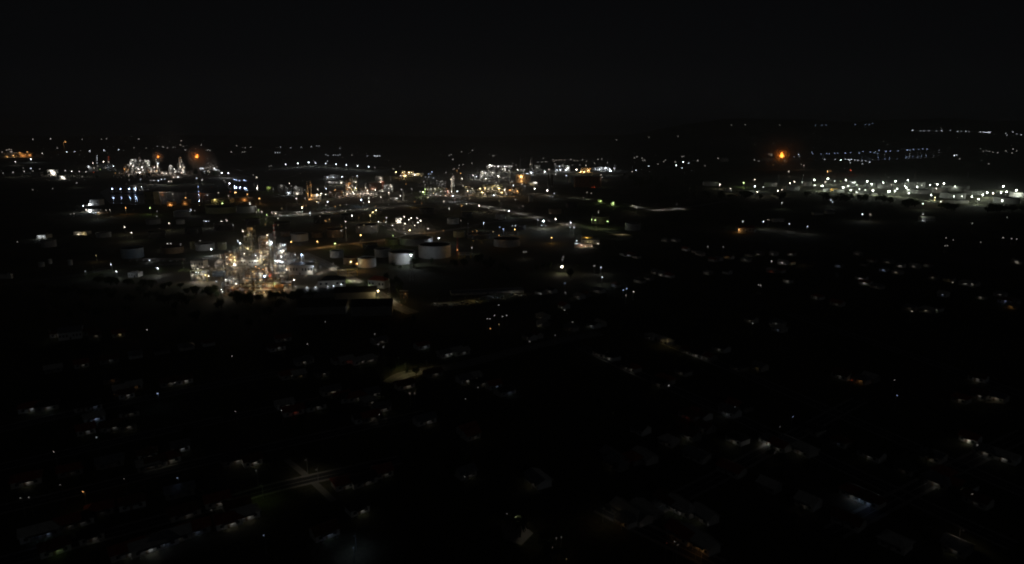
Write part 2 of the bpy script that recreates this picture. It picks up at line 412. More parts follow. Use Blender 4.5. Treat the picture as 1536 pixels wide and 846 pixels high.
def rack(s, label, group, n=6, m=steel):
    o = begin(s, 'pipe_rack', label, 'pipe rack', group); W, D, H = s.w, s.d, s.h; k = max(2, round(W / 8)); b = MB()
    for i in range(k + 1):
        x = -W / 2 + W * i / k
        for y in (-D / 2, D / 2): b.box(x, y, 0, .35, .35, H)
        for z in (H * .55, H - .4): b.box(x, 0, z, .3, D - .35, .35)
    b.build('frame', m, o, False)
    for q in range(n):
        z = H * .55 + .6 if q % 2 else H + .25; y = -D / 2 + .6 + (D - 1.2) * q / max(1, n - 1); r = RN.choice([.2, .28, .4])
        MB().rod((-W / 2 - 1, y, z), (W / 2 + 1, y, z), r, 8).build('pipe', RN.choice([alum, alum, grey, rust, paint]), o)
def cooler(s, label, group):
    o = begin(s, 'air_cooler', label, 'air cooler', group); W, D, H = s.w, s.d, s.h; b = MB(); k = max(2, round(W / 6))
    for i in range(k + 1):
        for y in (-D / 2, D / 2): b.box(-W / 2 + W * i / k, y, 0, .4, .4, H - 1.8)
    b.build('frame', steel, o, False)
    b = MB(); b.box(0, 0, H - 1.8, W, D, 1.0); b.build('tube_bundle', alum, o, False)
    for i in range(k):
        b = MB(); b.lathe([(W / k * .42, H - .8), (W / k * .4, H)], 14, -W / 2 + W * (i + .5) / k, 0, cap=False); f = b.build('fan_ring', alum, o)
        b = MB(); x = -W / 2 + W * (i + .5) / k
        for a in range(4): b.box(x, 0, H - .5, W / k * .7, .35, .08, a * .785)
        b.build('fan', dark, f, False)
def building(s, label, group, wm=render_, rm=zinc, roof='flat', name='building', windows=5, cat='building', lit=None):
    o = begin(s, name, label, cat, group); W, D, H = s.w, s.d, s.h; hw = H if roof == 'flat' else H * .68
    b = MB(); b.box(0, 0, 0, W, D, hw); b.build('wall', wm, o, False); b = MB()
    if roof == 'flat':
        b.box(0, 0, hw, W + .5, D + .5, .35); b.box(W * .2, D * .1, hw + .35, W * .12, D * .2, 1.2)
    else:
        a = .5; hr = H - hw; x, y = W / 2 + a, D / 2 + a
        if roof == 'hip':
            k = min(x, y) * .9; vs = [(-x, -y, hw), (x, -y, hw), (x, y, hw), (-x, y, hw), (-x + k, 0, hw + hr), (x - k, 0, hw + hr)]
            b.add(vs, [(0, 1, 5, 4), (2, 3, 4, 5), (1, 2, 5), (3, 0, 4), (3, 2, 1, 0)])
        else:
            vs = [(-x, -y, hw), (x, -y, hw), (x, y, hw), (-x, y, hw), (-x, 0, hw + hr), (x, 0, hw + hr)]
            b.add(vs, [(0, 1, 5, 4), (2, 3, 4, 5), (1, 2, 5), (3, 0, 4), (3, 2, 1, 0)])
    b.build('roof', rm, o, False)
    for i in range(windows):
        x = -W / 2 + W * (i + .5) / windows
        if i == windows // 2:
            MB().box(x, -D / 2 - .03, 0, min(1.6, W / windows * .5), .08, min(2.2, hw * .7)).build('door', dark, o, False)
        else:
            f = MB().box(x, -D / 2 - .03, hw * .4, min(2.4, W / windows * .55), .08, hw * .32).build('window', grey, o, False)
            MB().box(x, -D / 2 - .06, hw * .4 + .12, min(2.2, W / windows * .5), .08, hw * .32 - .24).build('pane', emit(*lit) if lit and i % 2 else glass, f, False)
def tank(bx, by, w, ty, label, m=paint, rm=roofd, group='storage tanks'):
    s = spot(bx, by, w, ty); rr = s.w / 2; s.h = .92 * min(s.h, rr * 1.1) if s.w > 12 else s.h
    o = begin(s, 'storage_tank', label, 'storage tank', group); h = s.h; n = 36 if w > 15 else 20; TANKS.append((s.p.x, s.p.y, rr))
    b = MB(); b.lathe([(rr, 0), (rr, h * .33), (rr + .02, h * .33), (rr, h * .66), (rr + .02, h * .66), (rr, h), (rr - .15, h), (rr - .15, h - 2)], n, cap=False); b.build('shell', m, o)
    b = MB(); b.lathe([(rr - .1, h - 1.1), (rr * .8, h - .9), (.05, h - .4)], n, cap=False); b.build('roof', rm, o)
    b = MB(); b.lathe([(rr + .02, h - .9), (rr + .9, h - .9), (rr + .9, h - .75), (rr + .02, h - .75)], n, cap=False); b.build('wind_girder', steel, o)
    b = MB(); k = 14; a0 = -2.2
    for i in range(k):
        a = a0 + i * .9 * h / rr / k; z = h * (i + .5) / k; b.box((rr + .55) * math.cos(a), (rr + .55) * math.sin(a), z, 1.0, .7, .1, a)
    for i in range(k):
        a = a0 + i * .9 * h / rr / k; a2 = a0 + (i + 1) * .9 * h / rr / k; q = rr + 1.0
        b.rod((q * math.cos(a), q * math.sin(a), h * i / k + 1), (q * math.cos(a2), q * math.sin(a2), h * (i + 1) / k + 1), .05, 4)
    b.build('stairway', steel, o, False); return s
def mast(s, label, group, m=steel, name='lattice_mast', lit=None):
    o = begin(s, name, label, 'mast', group); h = s.h; a = max(.6, s.w / 2); s.d = 2 * a; b = MB(); t = max(.09, s.s * .09)
    for x, y in ((-1, -1), (1, -1), (1, 1), (-1, 1)): b.rod((x * a, y * a, 0), (x * a * .35, y * a * .35, h), t, 5, t * .7)
    k = max(4, int(h / (2.2 * a)))
    for i in range(k):
        z0, z1 = h * i / k, h * (i + 1) / k; q0, q1 = a * (1 - .65 * i / k), a * (1 - .65 * (i + 1) / k)
        for (x, y), (x2, y2) in zip(((-1, -1), (1, -1), (1, 1), (-1, 1)), ((1, -1), (1, 1), (-1, 1), (-1, -1))):
            b.rod((x * q0, y * q0, z0), (x2 * q1, y2 * q1, z1), t * .6, 4)
    b.build('lattice', m, o, False)
    MB().box(0, 0, h, a, a, .3).build('top_platform', steel, o, False)
UNITDIM = 0.0; UNITGLOW = 0.0
BUILD = dict(col=column_tower, fr=frame_tower, fur=furnace, drum=drum, chim=chimney, rack=rack, cool=cooler, bld=building, mast=mast)
def lamp_on(s, px, py, cls, c, lit=True, r=None):
    Y = s.p.y - s.d / 2 - .7; d = ray(px, py); pt = CAM + d * (Y / d.y); q = pt - s.p
    a = -s.rz; q = Vector((q.x * math.cos(a) - q.y * math.sin(a), q.x * math.sin(a) + q.y * math.cos(a), q.z))
    rr, L = bulb_of(pt, cls - UNITDIM, c); b = MB(); b.cur = 0
    b.rod(q, q + Vector((0, 1.2 + rr, .1)), .08, 4); b.cur = 1; b.ico(q.x, q.y, q.z, rr, rr * .85)
    b.build('lamp', [steel, emit(c, L, False)], s.o); glow(s.o, q + Vector((0, -.9 - rr, -rr - .3)), pt, min(cls, 3.6) + UNITGLOW, c, lit)
def unit(where, group, specs, lampstr, fill=0, fillc='w', lit=True, lampgroup=None, lname='lamp_post'):
    SS = []
    for sp in specs:
        kind, bx, by, wd, ty, lab = sp[:6]; k = dict(sp[6]) if len(sp) > 6 else {}
        s = spot(bx, by, wd, ty, k.pop('d', None), k.pop('rz', 0.0)); s.kind = kind
        BUILD[kind](s, f'{lab} {where}', group, **k); SS.append(s)
    L = nums(lampstr); rn = random.Random(len(L) + fill)
    fr = [s for s in SS if s.kind in ('fr', 'col', 'rack', 'cool', 'drum', 'fur')]; wts = [(s.px1 - s.px0 + 2) * (s.by - s.ty) for s in fr]
    for i in range(fill):
        s = rn.choices(fr, wts)[0]; L.append((rn.uniform(s.px0, s.px1), rn.uniform(s.ty + .04 * (s.by - s.ty), s.by - 1), rn.choice([.4, .8, 1.2, 1.6, 2.1]), rn.choice(fillc)))
    for px, py, cl, c in L:
        ok = [s for s in SS if s.px0 - 1.5 <= px <= s.px1 + 1.5 and s.ty - 1.5 <= py <= s.by + .5]
        if ok: lamp_on(min(ok, key=lambda s: (s.px1 - s.px0)), px, py, cl, c, lit)
        else: lamp(px, py, cl, c, f'{CN[c]} post lamp {where}', lampgroup or 'lamp posts ' + where, lit=lit, name=lname)
    return SS

# ------------------------------------------------------------------ flares, smoke
def flame_mat(c, L):
    m = bpy.data.materials.new('flame'); m.use_nodes = True; n = m.node_tree; n.nodes.clear()
    e = n.nodes.new('ShaderNodeEmission'); o = n.nodes.new('ShaderNodeOutputMaterial'); tc = n.nodes.new('ShaderNodeTexCoord')
    x = n.nodes.new('ShaderNodeSeparateXYZ'); r = n.nodes.new('ShaderNodeValToRGB')
    n.links.new(tc.outputs['Generated'], x.inputs[0]); n.links.new(x.outputs['Z'], r.inputs['Fac'])
    r.color_ramp.elements[0].color = (1, .36, .05, 1); r.color_ramp.elements[1].color = (*c, 1)
    n.links.new(r.outputs['Color'], e.inputs['Color']); e.inputs['Strength'].default_value = L; n.links.new(e.outputs[0], o.inputs['Surface']); return m
def flare(bx, by, ty, fw, fh, L, label, c=(1, .42, .07), lean=.25):
    s = spot(bx, by, 2, ty); s.w = 2.4; s.d = 2.4; o = begin(s, 'flare_stack', label, 'flare stack', None); h = s.h
    b = MB(); b.lathe([(1.1, 0), (.8, h * .3), (.65, h)], 12); b.build('riser', steel, o); b = MB()
    for k in range(3):
        a = k * 2.094; b.rod((11 * math.cos(a), 11 * math.sin(a), 0), (.9 * math.cos(a), .9 * math.sin(a), h * .9), .22, 4)
        for z in (.25, .5, .75): b.rod((11 * (1 - z) * math.cos(a), 11 * (1 - z) * math.sin(a), h * .9 * z), (11 * (1 - z) * math.cos(a + 2.094), 11 * (1 - z) * math.sin(a + 2.094), h * .9 * z), .14, 4)
    b.build('derrick', steel, o, False)
    b = MB(); b.lathe([(.7, h), (1.1, h + .5), (1.0, h + 2)], 12, cap=False); b.build('tip', dark, o)
    W, H = fw * s.s, fh * s.s; b = MB(); n = 12; rn = random.Random(int(bx)); vs = []; fs = []
    prof = [(.12, 0), (.35, .1), (.5, .25), (.46, .42), (.34, .6), (.2, .78), (.09, .92), (.01, 1)]
    for r, z in prof:
        for i in range(n):
            a = 6.283 * i / n; q = r * W * (1 + .25 * math.sin(3 * a + 9 * z) + rn.uniform(-.1, .1)); vs.append((q * math.cos(a) + lean * W * z * z * 2, q * math.sin(a), h + 1.6 + z * H))
    for j in range(len(prof) - 1):
        for i in range(n): fs.append((j * n + i, j * n + (i + 1) % n, (j + 1) * n + (i + 1) % n, (j + 1) * n + i))
    b.add(vs, fs); b.build('flame', flame_mat(c, L), o); return s
def smoke(center, size, dens, label, col=(.8, .8, .8), rz=0, tilt=0, nz=.012, fall=1.0):
    m = bpy.data.materials.new('smoke'); m.use_nodes = True; n = m.node_tree; n.nodes.clear()
    o = n.nodes.new('ShaderNodeOutputMaterial'); v = n.nodes.new('ShaderNodeVolumePrincipled'); v.inputs['Color'].default_value = (*col, 1)
    tc = n.nodes.new('ShaderNodeTexCoord'); ln = n.nodes.new('ShaderNodeVectorMath'); ln.operation = 'LENGTH'; n.links.new(tc.outputs['Object'], ln.inputs[0])
    mr = n.nodes.new('ShaderNodeMapRange'); mr.interpolation_type = 'SMOOTHSTEP'; mr.inputs[1].default_value = .05; mr.inputs[2].default_value = fall; mr.inputs[3].default_value = 1; mr.inputs[4].default_value = 0
    n.links.new(ln.outputs['Value'], mr.inputs[0])
    t = n.nodes.new('ShaderNodeTexNoise'); t.inputs['Scale'].default_value = 2.2; t.inputs['Detail'].default_value = 4; n.links.new(tc.outputs['Object'], t.inputs['Vector'])
    k = n.nodes.new('ShaderNodeMath'); k.operation = 'MULTIPLY'; n.links.new(mr.outputs[0], k.inputs[0]); n.links.new(t.outputs['Fac'], k.inputs[1])
    k2 = n.nodes.new('ShaderNodeMath'); k2.operation = 'MULTIPLY'; n.links.new(k.outputs[0], k2.inputs[0]); k2.inputs[1].default_value = dens * 2
    n.links.new(k2.outputs[0], v.inputs['Density']); n.links.new(v.outputs[0], o.inputs['Volume'])
    b = MB(); pr = [(math.sin(math.pi * i / 10) + .001, -math.cos(math.pi * i / 10)) for i in range(11)]; b.lathe(pr, 20)
    ob = b.build('smoke', m); ob.location = center; ob.scale = size; ob.rotation_euler = (0, tilt, rz); tag(ob, label, 'smoke', None, 'stuff'); return ob

# ------------------------------------------------------------------ trees
def crown_mesh(seed, n):
    rn = random.Random(seed); b = MB(); cl = []
    for _ in range(9):
        a = rn.uniform(0, 6.28); q = rn.uniform(.1, .62); cl.append((q * math.cos(a), q * math.sin(a), rn.uniform(.42, .86), rn.uniform(.22, .38)))
    for i in range(n):
        x, y, z, r = rn.choice(cl); v = Vector((rn.gauss(0, 1), rn.gauss(0, 1), rn.gauss(0, .8))).normalized() * r * rn.uniform(.55, 1.08)
        c = Vector((x, y, z)) + v; u = Vector((rn.gauss(0, 1), rn.gauss(0, 1), rn.gauss(0, 1))).normalized(); w_ = u.orthogonal().normalized(); e = rn.uniform(.035, .075) * (700 / n) ** .4
        b.add([c - u * e, c + w_ * e * .7, c + u * e, c - w_ * e * .7], [(0, 1, 2, 3)])
    return b.mesh('crown', leaf, False)
def trunk_mesh(seed):
    rn = random.Random(seed); b = MB(); b.rod((0, 0, 0), (.03, 0, .35), .05, 7, .035)
    for i in range(5):
        a = i * 1.26 + rn.random(); b.rod((.03, 0, .33 - .02 * i), (.4 * math.cos(a), .4 * math.sin(a), rn.uniform(.55, .75)), .025, 5, .008)
    return b.mesh('trunk', bark)
CR = [(crown_mesh(i, 900), trunk_mesh(i)) for i in range(4)]; CF = [(crown_mesh(20 + i, 300), trunk_mesh(i)) for i in range(3)]
def palm_meshes():
    b = MB(); b.rod((0, 0, 0), (.06, 0, .86), .022, 8, .014); t = b.mesh('trunk', bark); b = MB(); rn = random.Random(5)
    for i in range(17):
        a = i * .37 * 2 + rn.random() * .2; lift = rn.uniform(-.1, .22); pts = []
        for q in range(6):
            s_ = q / 5; pts.append(Vector((.06 + .42 * s_ * math.cos(a), .42 * s_ * math.sin(a), .86 + lift * s_ * 1.4 - .28 * s_ * s_)))
        sd = Vector((-math.sin(a), math.cos(a), 0))
        for q in range(5):
            w0, w1 = .055 * math.sin(math.pi * (q + .3) / 6), .055 * math.sin(math.pi * (q + 1.3) / 6); dn = Vector((0, 0, -.03))
            b.add([pts[q], pts[q] + sd * w0 + dn, pts[q + 1] + sd * w1 + dn, pts[q + 1]], [(0, 1, 2, 3)]); b.add([pts[q], pts[q] - sd * w0 + dn, pts[q + 1] - sd * w1 + dn, pts[q + 1]], [(3, 2, 1, 0)])
    return b.mesh('crown', leaf, False), t
PALM = palm_meshes()
def tree(px, py, hpx, label, group, palm=False, wide=1.0):
    if any(c >= 1.8 and abs(x - px) < hpx * (.4 if c < 4 else .9) + 2 and py - hpx - 2 < y < py for x, y, c in LPX) and not palm: return
    p = at(px, py); h = hpx * mpp(p); o = thing('palm_tree' if palm else 'tree', label, 'tree', p, RN.uniform(0, 6.28), group)
    c, t = PALM if palm else RN.choice(CR if mpp(p) < 1.0 else CF); k = (h, h, h) if palm else (h * wide * .52, h * wide * .52, h)
    a = link('crown', c, o); a.scale = k; a = link('trunk', t, o); a.scale = k; return o

# ------------------------------------------------------------------ houses
dL = (at(190, 655) - at(30, 690)).normalized(); dR = (at(1000, 580) - at(898, 536)).normalized()
aL, aR = math.atan2(dL.y, dL.x), math.atan2(dR.y, dR.x)
ROOFS = [('rusty zinc roof', rust), ('grey zinc roof', zinc), ('dark tiled roof', roofd), ('red tiled roof', tile), ('pale sheet roof', render_)]
WALLS = [('pale walls', render_), ('whitewashed walls', whitew), ('bare concrete walls', conc)]
HM = {}
def house_mesh(kind, L, D, hw, hr, gable):
    key = (kind, L, D, gable)
    if key in HM: return HM[key]
    b = MB()
    if kind == 'wall':
        b.box(0, 0, 0, L, D, hw)
        if gable:
            for e in (-1, 1): b.add([(e * L / 2, -D / 2, hw), (e * L / 2, D / 2, hw), (e * L / 2, 0, hw + hr)], [(0, 1, 2)])
        HM[key] = b
    else:
        x, y = L / 2 + .6, D / 2 + .8; t = .12
        if gable: vs = [(-x, -y, hw - .05), (x, -y, hw - .05), (x, y, hw - .05), (-x, y, hw - .05), (-x, 0, hw + hr), (x, 0, hw + hr)]
        else: vs = [(-x, -y, hw), (x, -y, hw), (x, y, hw), (-x, y, hw), (-x + y * .8, 0, hw + hr), (x - y * .8, 0, hw + hr)]
        top = [(a, c, z + t) for a, c, z in vs]; b.add(top, [(0, 1, 5, 4), (2, 3, 4, 5)] + ([] if gable else [(1, 2, 5), (3, 0, 4)]))
        b.add(vs, [(4, 5, 1, 0), (5, 4, 3, 2)] + ([] if gable else [(5, 2, 1), (4, 0, 3)]))
        b.add([vs[0], vs[1], top[1], top[0]], [(0, 1, 2, 3)]); b.add([vs[2], vs[3], top[3], top[2]], [(0, 1, 2, 3)])
        HM[key] = b
    return HM[key]
MC = {}
def shared(key, fn):
    if key not in MC: MC[key] = fn()
    return MC[key]
HOUSES = []
def house(p, ang, near=True, glow=None, where='', L=None):
    rn = RN; L = L or rn.choice([8, 9.5, 11]); D = rn.choice([6, 7]); hw, hr = 2.9, rn.choice([1.6, 2.1]); gable = rn.random() < .65
    rname, rm = rn.choice(ROOFS); wname, wm_ = rn.choice(WALLS)
    lit = f'{CN[glow[1]]} lit porch' if glow else 'unlit porch'
    size = {8: 'small', 9.5: 'mid-sized', 11: 'long'}.get(L, 'long')
    o = thing('house', f'{size} house, {rname}, {wname}, {lit}, {where}', 'house', p, ang, 'houses of the town around the refinery')
    link('wall', shared(('w', L, D, gable, wname, hr), lambda: house_mesh('wall', L, D, hw, hr, gable).mesh('wall', wm_, False)), o)
    link('roof', shared(('r', L, D, gable, rname, hr), lambda: house_mesh('roof', L, D, hw, hr, gable).mesh('roof', rm, False)), o)
    y = -D / 2
    link('porch_roof', shared(('p', L, D), lambda: MB().box(0, y - .95, 2.55, L * .62, 1.7, .1).box(-L * .28, y - 1.7, 0, .14, .14, 2.55).box(L * .28, y - 1.7, 0, .14, .14, 2.55).mesh('porch_roof', zinc, False)), o)
    if near:
        link('door', shared(('d', L, D), lambda: MB().box(-.5, y - .02, 0, .95, .08, 2.05).mesh('door', wood, False)), o)
        for e in (-.3, .3): link('window', shared(('n', L, D), lambda: MB().box(0, y - .02, .95, 1.3, .08, 1.1).box(0, y - .05, .9, 1.4, .1, .08).mesh('window', glass, False)), o).location.x = e * L
    if glow:
        I, c = glow
        b = MB(); b.box(0.6, y - .35, 2.32, .5, .16, .14); b.build('porch_lamp', emit(c, I / .12, False), o, False)
        l = bpy.data.lights.new('porch_light', 'POINT'); l.energy = I * 12.57; l.color = COL[c]; l.shadow_soft_size = .12; link('porch_light', l, o, (.6, y - .5, 2.15))
    HOUSES.append((p.x, p.y)); return o
# ================================================================== THE PLACE
# yards, roads
sheet('yard', [(284, 424), (300, 386), (350, 378), (420, 376), (478, 388), (500, 404), (446, 428), (430, 445), (350, 448), (320, 436)], packed, .04)
sheet('yard', [(430, 428), (505, 403), (560, 440), (575, 455), (470, 456)], mat('oil_stained_concrete', (.13, .13, .1), .9, 0, .35, .05), .045)
sheet('yard', [(495, 306), (520, 283), (600, 276), (700, 272), (820, 268), (830, 296), (720, 303), (560, 305)], packed, .04)
sheet('yard', [(175, 264), (190, 256), (340, 256), (380, 266), (330, 268)], packed, .04)
sheet('yard', [(1050, 292), (1060, 279), (1250, 277), (1400, 279), (1570, 289), (1570, 309), (1350, 306), (1200, 292)], mat('trodden_grass', (.12, .125, .07), .95, 0, .35, .03), .04)
sheet('yard', [(580, 344), (590, 326), (640, 327), (655, 346), (610, 352)], packed, .04)
road([(455, 380), (492, 397), (530, 420), (566, 440), (588, 456), (620, 470)], 9, conc)
road([(460, 375), (520, 366), (570, 361), (620, 352), (690, 343), (745, 332), (800, 331)], 15, conc, True, False)
road([(566, 333), (590, 342), (612, 352)], 7, asph)
road([(682, 300), (720, 308), (770, 318), (815, 328), (870, 340), (910, 345), (938, 355), (920, 360)], 22, conc, True, False)
road([(700, 340), (760, 333), (830, 327), (870, 325)], 7, asph, True, False)
road([(935, 305), (980, 315), (1030, 311), (1090, 302)], 16, conc, False, False)
road([(958, 316), (985, 314), (1030, 309)], 6, packed, False, False)
road([(300, 393), (230, 398), (165, 402), (130, 411), (60, 420), (-20, 430)], 7, asph)
road([(400, 325), (470, 320), (560, 312), (640, 306)], 16, conc, False, False)
road([(585, 575), (605, 563), (640, 556), (700, 546), (800, 520), (900, 500)], 8, conc)
road([(430, 690), (455, 710), (485, 737), (500, 752)], 3, conc, False, False)
road([(300, 262), (420, 268), (470, 254), (560, 251), (680, 262)], 7, packed, False, False)
for a in ([(-20, 706), (100, 680), (200, 657), (330, 630), (480, 600)], [(-20, 650), (100, 622), (300, 582), (420, 560)], [(-20, 770), (130, 735), (300, 694), (420, 668), (640, 620)],
          [(-20, 850), (150, 805), (300, 765), (420, 730), (600, 690)]): road(a, 6, asph)
for a in ([(870, 520), (960, 562), (1080, 615), (1240, 690), (1400, 765), (1520, 820)], [(960, 500), (1100, 555), (1300, 640), (1540, 742)],
          [(900, 762), (990, 806), (1080, 850)], [(1180, 470), (1400, 545), (1540, 595)], [(930, 790), (1060, 725), (1180, 660), (1290, 600)], [(1250, 800), (1400, 720), (1540, 650)]): road(a, 6, asph)

# ---- far town and shore lamps
lamps('''49.5 208.7 1.3 w;76 208 1.5 w;86 222 1 w;100 228 2.3 c;112 227.5 1.8 c;134.5 226.5 2 c;156 225.5 2.3 c;178 224.5 2.1 c;63.5 230 2 w;208 208.5 1.3 w;123 209 .6 w;152 208.5 .5 w;160 208 .6 w;
236 219.5 .6 w;245 220.5 1.3 w;251 222 .8 w;260 221 .9 w;272 211 1.2 p;270.5 217.5 1.4 p;275 219.5 1 w;278 225 1.1 w;302 217.5 1 w;311 225.5 .8 w;315 225.5 .8 w;201 221.5 .6 w;219 222 .6 w;
347 228 1.2 w;355 218.3 1.2 w;364 228 1 w;367 228 1 w;368 221.5 .7 w;376 220.7 1 w;421 220.7 1.2 c;436 221.5 .9 c;452 221 1 c;467 220 1.3 c;475 219 1 c;478.5 219 1 c;413 228.8 1.3 c;416.5 228.8 1.3 c;419.5 228.8 1.3 c;
489 232 1 c;492 233 .9 c;500 232.7 1.4 c;503 232.7 1.2 c;507 233 1 c;510 232 1 c;510 222.5 .6 c;551 234 1.1 c;528 232.5 .6 w''', 'lamp in the far town under the dark skyline', 'far town lamps on the skyline', lit=False, name='town_lamp')
lamps('561.5 233.5 2 c;563.5 234 2 c;566 234 2 c;569.5 233.7 1.8 c', 'lamp of a bright short row below the skyline', 'short bright row below the skyline', lit=False, name='town_lamp')
lamps('''692.5 227.5 .8 w;708.5 225.5 1 w;674 233 .8 w;679.5 238.7 1.4 w;694.7 247 1 w;708 245 .9 w;739 233.5 .8 w;741 233.5 .8 w;677 232 .6 w;924.5 209.7 .6 w;973.5 206 .6 w;1017 204.5 .5 w;
951.7 236.5 .9 w;955.5 235 .9 w;963 237 .9 w;964.5 240.5 1 w;967 240.5 1 w;987 246 1 w;995.5 242.5 .9 w;998 240 .9 w;1013 243 1.3 w;1023 235 1 w;1025.5 234.7 1 w;1046.5 241 1.5 w;1077 237.5 1.2 w;1132 240 1.2 w;1138 241.5 1.1 w;1057.5 248.5 .7 w''', 'lamp in the dark far country beyond the plants', 'lone far country lamps', lit=False, name='town_lamp')
lamps('1014.5 248 3 c;1025 242.5 3.2 c;1033 244.7 2 c;1023 251.7 2.3 c;973 249.3 2.3 c;954 255.5 2.2 c', 'lamp of a loose cluster above the black wood', 'lamp cluster above the black wood', lit=False)
lamps('''1223.5 188 .7 b;1233 188 .7 b;1239 188 .8 b;1282.5 186.5 1 b;1298.5 187 .7 b;1304 187 .8 b;1309 185 .6 b;1368.7 195.5 2 c;1381 196.3 1.2 c;1385.5 196.3 1.2 c;1393.5 196.3 1.3 c;1405 196.5 1 c;1412 196 1.8 c;1425.5 195.7 1.1 c;1436.5 197 1.4 c;1442 197 .9 c;
1448.5 197 1.7 c;1453.7 197.5 1.1 c;1470.5 198 1.8 c;1475 198 1.8 c;1477.5 198.2 2 c;1480.5 198.5 2 c;1483 198.5 2 c;1485 198.5 1.7 c;1508.5 200 1.1 c;1510.5 202.5 1 c;1519 198 1.4 c;1525 201 1 c;1532 202 1.5 c;1118 187 .5 w;1097 187.5 .5 w;1170 187.5 .5 w''', 'lamp on the dark far hillside', 'lamps of the road on the far hillside', lit=False, name='hill_road_lamp')
lamps('''1431.5 233.2 2.4 c;1435 232.5 1.6 c;1439.5 238 1 w;1483 245.5 .9 w;1475 227 .7 w;1484 227 .9 w;1489.5 228.5 1 w;1496.5 229 1 w;1509 226.5 1 w;1518 229.5 1 w;1519.7 223.5 1.1 w;1525 226.3 .8 w;1480 226 .6 w''', 'lamp on the dark plain short of the hillside', 'scattered lamps on the dark plain', lit=False, name='town_lamp')
# far quay with water reflections
lamps('''1219 230.5 1.3 b;1217.5 228.3 1 b;1237 239 1.6 c;1253 239 1.6 c;1261.3 240 2.8 c;1268 238.7 1.8 c;1272.5 239.2 2.2 c;1274.5 240.5 2 c;1277 239 2 c;1282 240 1.8 c;1287 240.3 1.7 c;1293 241 1.6 c;1298.5 241.3 1.6 c;1304.5 243.2 1.9 c;1275.5 244 1.4 c;1293.5 245.7 1.4 c''', 'lamp on the near quay of the far harbour', 'near quay lamps of the far harbour', lit=False, name='quay_lamp')
lamps('''1231.5 231 1.1 b;1240 230.3 1.3 b;1244 230.7 1.3 b;1252 230 1.3 b;1256.5 229.8 1.2 b;1268 229.5 1.6 b;1276 229 1.2 b;1289 229.5 1.4 b;1294.5 227.3 1.1 b;1305.5 228.3 1.4 b;1311.5 229 1.1 b;1318.5 225.3 1.6 b;1316.5 230.3 1.2 b;1329 227 1.6 b;1335.5 226.7 1.6 b;
1347 226.5 1.1 b;1361 225 1.9 b;1365 225 1.3 b;1370.3 224.3 1.5 b;1378 224 1.2 b;1384 223.3 1.5 b;1390.5 223.5 1.3 b''', 'lamp along the far bank of the harbour', 'far bank lamps of the harbour', lit=True, name='quay_lamp', dim=.25)

# ---- far left orange works and its town
unit('in the orange lit works', 'orange lit works far on the left', [('bld', 38, 235.5, 22, 230, 'low pale shed', dict(d=40, wm=brown, windows=4)), ('fr', 14, 236, 14, 229, 'small frame'), ('bld', 60, 235.5, 12, 232, 'dark low shed', dict(d=30, wm=conc, windows=3)), ('chim', 97, 228, 1, 213.5, 'thin stack', dict(m=conc))],
     '''3 228 1.3 p;10 225 1.2 p;13.5 224.5 1.3 p;17 224.5 1.1 p;17 227.5 1.8 p;30 229 1.8 o;41 228 2.1 o;10.5 235 1.8 o;20 233 1.4 o;33 233 1.7 o;44 232.5 1.8 o;37 233 1.2 o;97.8 212.8 2.3 o''', lit=True)
lamps('46.3 238.7 2.8 c;23 242.5 1.9 w;46 252.3 2.1 c;19.5 258.5 1.5 w;36 257 1.4 w;60 253.5 1.1 w;4.5 259.5 1 w;49.5 256.5 .9 w;35 252 .6 w;98 256 1.8 w;108 256.8 1.8 w;119 257 1.8 w;129 257.5 1.8 w;123.5 265 1.1 w;115 274.5 1.2 w;79 283 .8 w;49 284.5 .7 w;140.5 258.3 1.1 r;173 259.5 1 o;179 259.5 .9 p', 'lamp on the dark left shore', 'left shore lamps')
unit('near the left shore', 'small buildings on the left shore', [('bld', 78, 263, 11, 255, 'bright lit greenish hut', dict(d=14, wm=whitew, windows=3)), ('bld', 94, 269, 9, 264, 'grey boat shed', dict(d=14, wm=render_, windows=3)), ('bld', 54, 265, 14, 259, 'dim grey shed', dict(d=16, wm=conc, windows=3))],
     '76.5 255.2 2.2 w;80 259.5 2.3 k;76 260 2 k;83 260 1.8 w;72 263.2 1.6 w;93 265 2 w;96 267 1.6 w')
